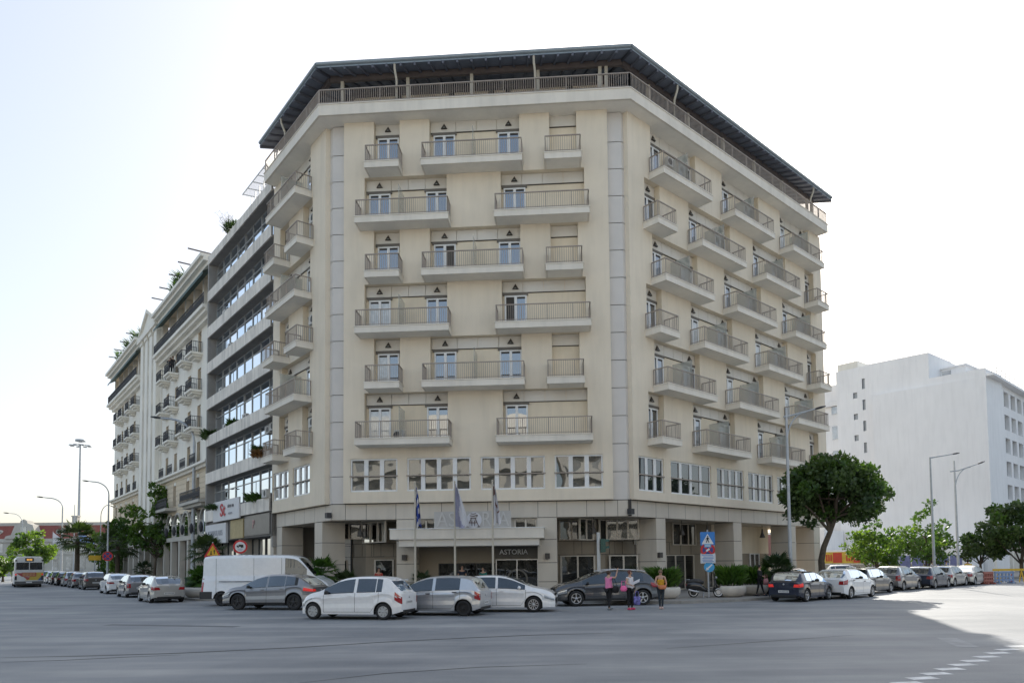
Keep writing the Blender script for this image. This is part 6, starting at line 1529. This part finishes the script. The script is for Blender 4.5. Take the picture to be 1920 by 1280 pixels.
def person(label,loc,rz,h,pose,top,bot,shoe,hair,skin=None,sleeve=.5,hairlen=.0,lower=True,bare=False,glasses=False,group=None,girth=1.0):
    """faces -y before rotation. pose: 'la','ra' = (elbow, wrist) offsets from the shoulder (x to the person's left = +x)"""
    k=h/1.65; skin=skin or SKIN; g_=girth
    t=thing('person',label,'person',loc,rz,group)
    P=lambda x,y,z:(x*k,y*k,z*k)
    pel=P(0,0,.92); sp=P(0,.0,1.08); ch=P(0,.01,1.25); nb=P(0,.015,1.39); nk=P(0,.0,1.46); jaw=P(0,-.02,1.50); hd=P(0,-.01,1.565); tp=P(0,.0,1.63)
    chains=[[(pel,(.135*k*g_,.10*k*g_)),(sp,(.115*k*g_,.09*k*g_)),(ch,(.13*k*g_,.095*k*g_)),(nb,(.07*k,.06*k)),(nk,(.045*k,.048*k)),(jaw,(.058*k,.066*k)),(hd,(.075*k,.088*k)),(tp,(.05*k,.06*k))]]
    legs=[];arms=[];fing=[]
    for s in (1,-1):
        lg=pose.get('ll' if s>0 else 'rl',((.10*s,0,.50),(.11*s,0,.08)))
        hip=P(.085*s,0,.86); kn=P(*lg[0]); an=P(*lg[1]); to=P(lg[1][0]+.02*s,lg[1][1]-.15,.03)
        legs.append([(pel,(.12*k*g_,.10*k*g_)),(hip,.085*k*g_),(kn,.055*k*g_**.5),(an,.038*k)])
        chains.append([(pel,(.135*k*g_,.10*k*g_)),(hip,.078*k*g_),(kn,.05*k),(an,.034*k),(P(lg[1][0]+.005*s,lg[1][1]-.05,.05),.034*k),(to,.026*k)])
        sh=P(.165*s,.01,1.355); a=pose.get('la' if s>0 else 'ra',((.05*s,.0,-.27),(.06*s,-.05,-.50)))
        e=(sh[0]+a[0][0]*k,sh[1]+a[0][1]*k,sh[2]+a[0][2]*k); w=(sh[0]+a[1][0]*k,sh[1]+a[1][1]*k,sh[2]+a[1][2]*k)
        dv=(V(*w)-V(*e)).normalized(); pm=tuple(V(*w)+dv*.07*k)
        chains.append([(nb,(.07*k,.06*k)),(sh,.052*k*g_**.5),(e,.038*k),(w,.026*k),(pm,(.030*k,.016*k))])
        arms.append([(nb,(.08*k,.07*k)),(sh,.064*k*g_**.5),(tuple(V(*sh)+(V(*e)-V(*sh))*sleeve),.054*k*g_**.5)] + ([] if sleeve<1 else [(tuple(V(*w)-dv*.02),.036*k)]))
        if sleeve>=1: arms[-1]=[arms[-1][0],arms[-1][1],(e,.05*k),(tuple(V(*w)-dv*.02),.036*k)]
        # five fingers
        sd=dv.cross(V(0,1,.2)).normalized()
        for q in range(5):
            if q<4: b=V(*pm)+sd*(q-1.5)*.017*k; d2=(dv+sd*(q-1.5)*.12).normalized(); l=(.06,.07,.075,.055)[q]*k; mb=MB(); mb.tube([b,b+d2*l*.55,b+(d2+V(0,-.25,-.1)).normalized()*l],[.0085*k,.008*k,.006*k],5)
            else: b=V(*w)+dv*.03*k-sd*.025*k; d2=(dv-sd*.8).normalized(); l=.055*k; mb=MB(); mb.tube([b,b+d2*l*.6,b+(d2+dv*.4).normalized()*l],[.010*k,.009*k,.007*k],5)
            fing.append((mb.v,mb.f))
    ex=list(fing)
    hx,hy,hz=hd
    def eb(c,r): m=MB(); m.ball(c,r,0,6,4); ex.append((m.v,m.f))
    eb((hx,hy-.098*k,hz-.022*k),(.012*k,.018*k,.022*k))
    for s in (1,-1): eb((hx+s*.078*k,hy+.005*k,hz-.01*k),(.010*k,.018*k,.028*k))
    skin_obj('body',chains,skin,t,1,ex)
    m=MB(); 
    for s in (1,-1): m.ball((hx+s*.03*k,hy-.086*k,hz+.004*k),(.012*k,.008*k,.008*k),0,6,4)
    m.build('eyes',DARK,t)
    m=MB(); m.box(hx-.024*k,hx+.024*k,hy-.092*k,hy-.083*k,hz-.062*k,hz-.054*k); m.build('mouth',mat('lips',(.30,.09,.08),.5,var=0) if 'lips' not in bpy.data.materials else bpy.data.materials['lips'],t)
    # hair cap
    m=MB(); m.ball((hx,hy+.016*k,hz+.018*k),(.090*k,.100*k,.098*k),0,14,9)
    m.f=[f for f in m.f if sum(m.v[i][1] for i in f)/len(f)>hy-.06*k or sum(m.v[i][2] for i in f)/len(f)>hz+.055*k]; m.m=m.m[:len(m.f)]; m.s=m.s[:len(m.f)]
    if hairlen>0: m.tube([(hx,hy+.06*k,hz+.02*k),(hx,hy+.085*k,hz-.06*k),(hx,hy+.08*k,hz-.06*k-hairlen)],[.07*k,.07*k,.035*k],10)
    m.build('hair',hair,t)
    if glasses:
        m=MB()
        for s in (1,-1): m.box(hx+s*.032*k-.026*k,hx+s*.032*k+.026*k,hy-.102*k,hy-.094*k,hz-.012*k,hz+.022*k)
        m.box(hx-.08*k,hx+.08*k,hy-.097*k,hy-.09*k,hz+.012*k,hz+.02*k); m.build('sunglasses',GRILLE,t)
    tc=[[(P(0,0,.88),(.150*k*g_,.118*k*g_)),(pel,(.152*k*g_,.12*k*g_)),(sp,(.133*k*g_,.108*k*g_)),(ch,(.147*k*g_,.112*k*g_)),(P(0,.012,1.345),(.12*k*g_,.085*k))]]
    if bare: tc=[[(P(0,0,.92),(.145*k*g_,.112*k*g_)),(sp,(.132*k*g_,.105*k*g_)),(P(0,.01,1.2),(.142*k*g_,.11*k*g_)),(P(0,.01,1.27),(.14*k*g_,.108*k*g_))]]
    else:
        tc+= [[(P(0,.012,1.345),(.12*k*g_,.085*k))]+a[1:] for a in arms]
    skin_obj('top',tc,top,t,1)
    if lower:
        skin_obj('trousers',legs,bot,t,1)
        for s in (1,-1):
            lg=pose.get('ll' if s>0 else 'rl',((.10*s,0,.50),(.11*s,0,.08)))
            x,y=lg[1][0],lg[1][1]; m=MB(); m.ball((x*k,(y-.05)*k,.045*k),(.05*k,.135*k,.05*k),0,10,6); m.v=[(a,b,max(.002,c)) for a,b,c in m.v]; m.build('shoe',shoe,t)
    return t
HBR=mat('hair_brown',(.05,.025,.015),.6,var=.15); HDK=mat('hair_dark',(.012,.010,.009),.6,var=.1); HRD=mat('hair_auburn',(.13,.04,.025),.6,var=.15); HBL=mat('hair_blond',(.22,.14,.08),.6,var=.15)
C=dict(pink=cloth('pink',(.75,.22,.42)),black=cloth('black',(.012,.012,.014)),white=cloth('white',(.66,.64,.66)),yellow=cloth('ochre',(.55,.30,.02)),denim=cloth('denim',(.03,.04,.05)),grey=cloth('grey',(.17,.19,.20)),hot=cloth('hot_pink',(.70,.06,.16)),pale=cloth('pale_pink',(.62,.45,.40)),teal=cloth('teal',(.02,.16,.12)),red=cloth('red',(.38,.06,.04)),navy=cloth('navy',(.015,.018,.03)))
person('woman in pink shirt and black trousers pointing with a raised arm',(4.0,29.45,0),2.1,1.62,dict(ra=((-.12,-.16,.02),(-.08,-.28,.30)),la=((.10,-.05,-.24),(.02,-.26,-.34)),ll=((.09,-.02,.50),(.10,-.10,.08)),rl=((-.09,.02,.50),(-.11,.10,.08))),C['pink'],C['black'],C['grey'],HBR,girth=1.3)
person('woman in white shirt, black trousers and hot pink shoes looking up to the right',(4.88,29.45,0),.75,1.62,dict(ra=((-.13,-.04,-.24),(-.02,-.20,-.30)),la=((.08,.02,-.28),(.10,-.04,-.52)),ll=((.11,0,.5),(.15,.03,.08)),rl=((-.11,0,.5),(-.13,-.02,.08))),C['white'],C['black'],C['hot'],HRD,sleeve=.25,girth=1.32)
person('woman in ochre strappy top and dark jeans wearing sunglasses, facing the road',(6.22,29.75,0),-.1,1.63,dict(ra=((-.07,-.06,-.26),(.10,-.20,-.40)),la=((.07,-.02,-.27),(.0,-.18,-.44)),ll=((.07,-.01,.5),(.05,0,.08)),rl=((-.06,0,.5),(-.04,.02,.08))),C['yellow'],C['denim'],C['pale'],HBL,bare=True,glasses=True,girth=1.25)
person('woman dressed in black carrying a pink bag, by the planters',(12.95,37.1,.13),.9,1.62,dict(ra=((-.06,-.06,-.26),(.06,-.22,-.30)),la=((.06,-.06,-.26),(-.06,-.20,-.32)),ll=((.08,-.08,.5),(.09,-.2,.08)),rl=((-.08,.06,.5),(-.09,.16,.08))),C['black'],C['black'],C['navy'],HDK,sleeve=1,girth=1.15)
person('man in dark shirt standing in the hotel entrance behind the silver hatchback',(-2.75,38.6,.13),.2,1.74,{},C['navy'],C['black'],C['black'],HDK,SKINB)
person('woman in teal top standing in the hotel entrance',(-1.6,38.6,.13),-.3,1.62,{},C['teal'],C['black'],C['black'],HDK)
person('person in red jacket behind the white hatchback, left of the entrance',(-7.05,37.3,.13),.4,1.66,{},C['red'],C['black'],C['black'],HDK,SKINB)
zb_=CL.pt(38.0,.5,20.95); person('left figure in dark clothes on a balcony of the classical hotel',(*zb_[:2],20.97),.4,1.74,dict(ra=((-.12,-.1,-.2),(.0,-.25,-.1))),C['navy'],C['navy'],C['black'],HDK,SKINB,sleeve=1)
zb_=CL.pt(37.2,.45,20.95); person('right figure in black on the same balcony of the classical hotel',(*zb_[:2],20.97),.9,1.7,{},C['black'],C['black'],C['black'],HDK,SKINB,sleeve=1)
person('pedestrian in white shirt beyond the champagne saloon',(37.2,57.8,.13),2.4,1.72,{},C['white'],C['navy'],C['black'],HDK,SKINB)
person('pedestrian in white top just right of the slim lamp post',(32.6,54.9,.13),.5,1.7,{},C['white'],C['navy'],C['black'],HDK,SKINB)
person('pedestrian in pale top between the two lamp posts, right street',(34.9,56.9,.13),.9,1.72,{},cloth('beige',(.5,.42,.33)),C['navy'],C['black'],HDK)
# things they carry
def bag(name,label,loc,prof,sy,mt,handle,rz=0,cat='bag'):
    t=thing(name,label,cat,loc,rz); m=MB(); m.lathe(prof,(0,0,0),16); m.v=[(x,y*sy,z) for x,y,z in m.v]; m.build('pouch',mt,t)
    m=MB(); m.tube(handle,.013,6); m.build('strap',mt,t); return t
bag('shoulder_bag','black shoulder bag on the hip of the woman in pink',(4.26,29.30,.86),[(0,-.15),(.13,-.14),(.17,-.05),(.15,.08),(.08,.14),(0,.14)],.55,C['black'],[(-.1,0,.1),(-.16,.02,.45),(-.05,.05,.5),(.1,0,.1)],.6)
bag('hand_bag','hot pink handbag under the arm of the woman in white',(4.58,29.22,.90),[(0,-.13),(.11,-.12),(.16,-.03),(.12,.07),(.05,.11),(0,.11)],.6,cloth('bright_pink',(.85,.16,.38)),[(-.1,0,.06),(-.08,0,.3),(.08,0,.3),(.1,0,.06)],.3)
bag('shopping_bag','blue and white patterned shopping bag held low by the woman in white',(5.12,29.2,.22),[(0,0),(.13,0),(.15,.1),(.15,.32),(.14,.34),(0,.33)],.5,mat('bag_pattern',(.16,.15,.42),.6,var=.75,scale=9),[(-.08,0,.33),(-.05,0,.55),(.05,0,.55),(.08,0,.33)],.2)
bag('belt_bag','orange bag held in front by the woman in the ochre top',(6.24,29.52,.92),[(0,-.09),(.13,-.08),(.18,0),(.15,.07),(0,.09)],.5,cloth('orange',(.62,.22,.10)),[(-.15,0,.04),(-.2,.15,.2),(.2,.15,.2),(.15,0,.04)])
m=MB(); m.hexa([(4.93,29.17,1.03),(5.2,29.02,1.17),(5.2,29.03,1.20),(4.93,29.18,1.06),(4.95,29.2,1.12),(5.22,29.05,1.26),(5.22,29.06,1.29),(4.95,29.21,1.15)]); tag(m.build('paper_map',FW,None),'folded white paper held by the woman in white','paper')
bag('hand_bag','dusty pink handbag carried by the woman in black',(13.2,36.9,.92),[(0,-.2),(.17,-.2),(.18,-.05),(.14,.12),(.0,.13)],.4,cloth('dusty_pink',(.36,.16,.16)),[(-.1,0,.1),(-.08,0,.32),(.08,0,.32),(.1,0,.1)],.5)
# ------------------------------------------------------------------ groups of repeats
GRP={'street_lamp':None,'fan_palm':'fan palms','person':'people in the street','street_tree':'street trees','plaza_tree':'trees of the square','planter':'round concrete planters','flagpole':'flagpoles','flag':'flags on poles','sign_post':'traffic sign posts','shrub':'shrubs','road_barrier':'plastic road barriers','hand_bag':'handbags','traffic_light':'traffic lights','opposite_block':'blocks across the crossing'}
for o in list(COL.objects):
    if o.parent or 'label' not in o: continue
    b=o.name.split('.')[0]
    if o.get('category')=='street lamp': o['group']='street lamps'
    elif b in('parked_car','moving_car'):
        l=o['label']
        o['group']='cars driving on the crossing streets' if b=='moving_car' else ('cars parked along the left street' if 'left street' in l else ('cars parked in the yard' if 'yard' in l else ('cars parked along the right street' if ('right street' in l or 'navy' in l) else 'cars standing in front of the hotel')))
    elif GRP.get(b): o['group']=GRP[b]
# ------------------------------------------------------------------ camera, light, world
cam=bpy.data.cameras.new('camera'); co=bpy.data.objects.new('camera',cam); COL.objects.link(co); scene.camera=co
cam.sensor_width=36; cam.lens=1324.41/1920*36; cam.shift_y=(988.72-640)/1920; cam.clip_end=3000; cam.clip_start=.1
co.location=(0,0,2.0)
co.matrix_world=Matrix.Translation((0,0,2.0))@Matrix.Rotation(math.pi/2+.0494,4,'X')@Matrix.Rotation(-.0099,4,'Z')
SUN_AZ,SUN_EL=R_(19),R_(30)      # azimuth clockwise from +Y
sd=Vector((math.sin(SUN_AZ)*math.cos(SUN_EL),math.cos(SUN_AZ)*math.cos(SUN_EL),math.sin(SUN_EL)))
su=bpy.data.lights.new('sun','SUN'); su.energy=5.0; su.angle=R_(.5); su.color=(1,.95,.86)
so_=bpy.data.objects.new('sun',su); COL.objects.link(so_); so_.rotation_euler=(-sd).to_track_quat('-Z','Y').to_euler()
w=bpy.data.worlds.new('World'); scene.world=w; w.use_nodes=True; nt=w.node_tree
bg=nt.nodes['Background']; sky=nt.nodes.new('ShaderNodeTexSky'); sky.sky_type='NISHITA'; sky.sun_disc=False
sky.sun_elevation=SUN_EL; sky.sun_rotation=SUN_AZ; sky.dust_density=3.0; sky.air_density=1.0; sky.ozone_density=1.0
bg.inputs[1].default_value=.50
hs=nt.nodes.new('ShaderNodeHueSaturation'); hs.inputs['Saturation'].default_value=1.05
gm=nt.nodes.new('ShaderNodeGamma'); gm.inputs[1].default_value=.5
nt.links.new(sky.outputs[0],hs.inputs['Color']); nt.links.new(hs.outputs[0],gm.inputs[0]); nt.links.new(gm.outputs[0],bg.inputs[0])
scene.view_settings.view_transform='Standard'; scene.view_settings.look='None'; scene.view_settings.exposure=0
scene.cycles.max_bounces=6; scene.cycles.diffuse_bounces=3; scene.cycles.glossy_bounces=3; scene.cycles.transmission_bounces=4; scene.cycles.transparent_max_bounces=8
scene.cycles.caustics_reflective=False; scene.cycles.caustics_refractive=False
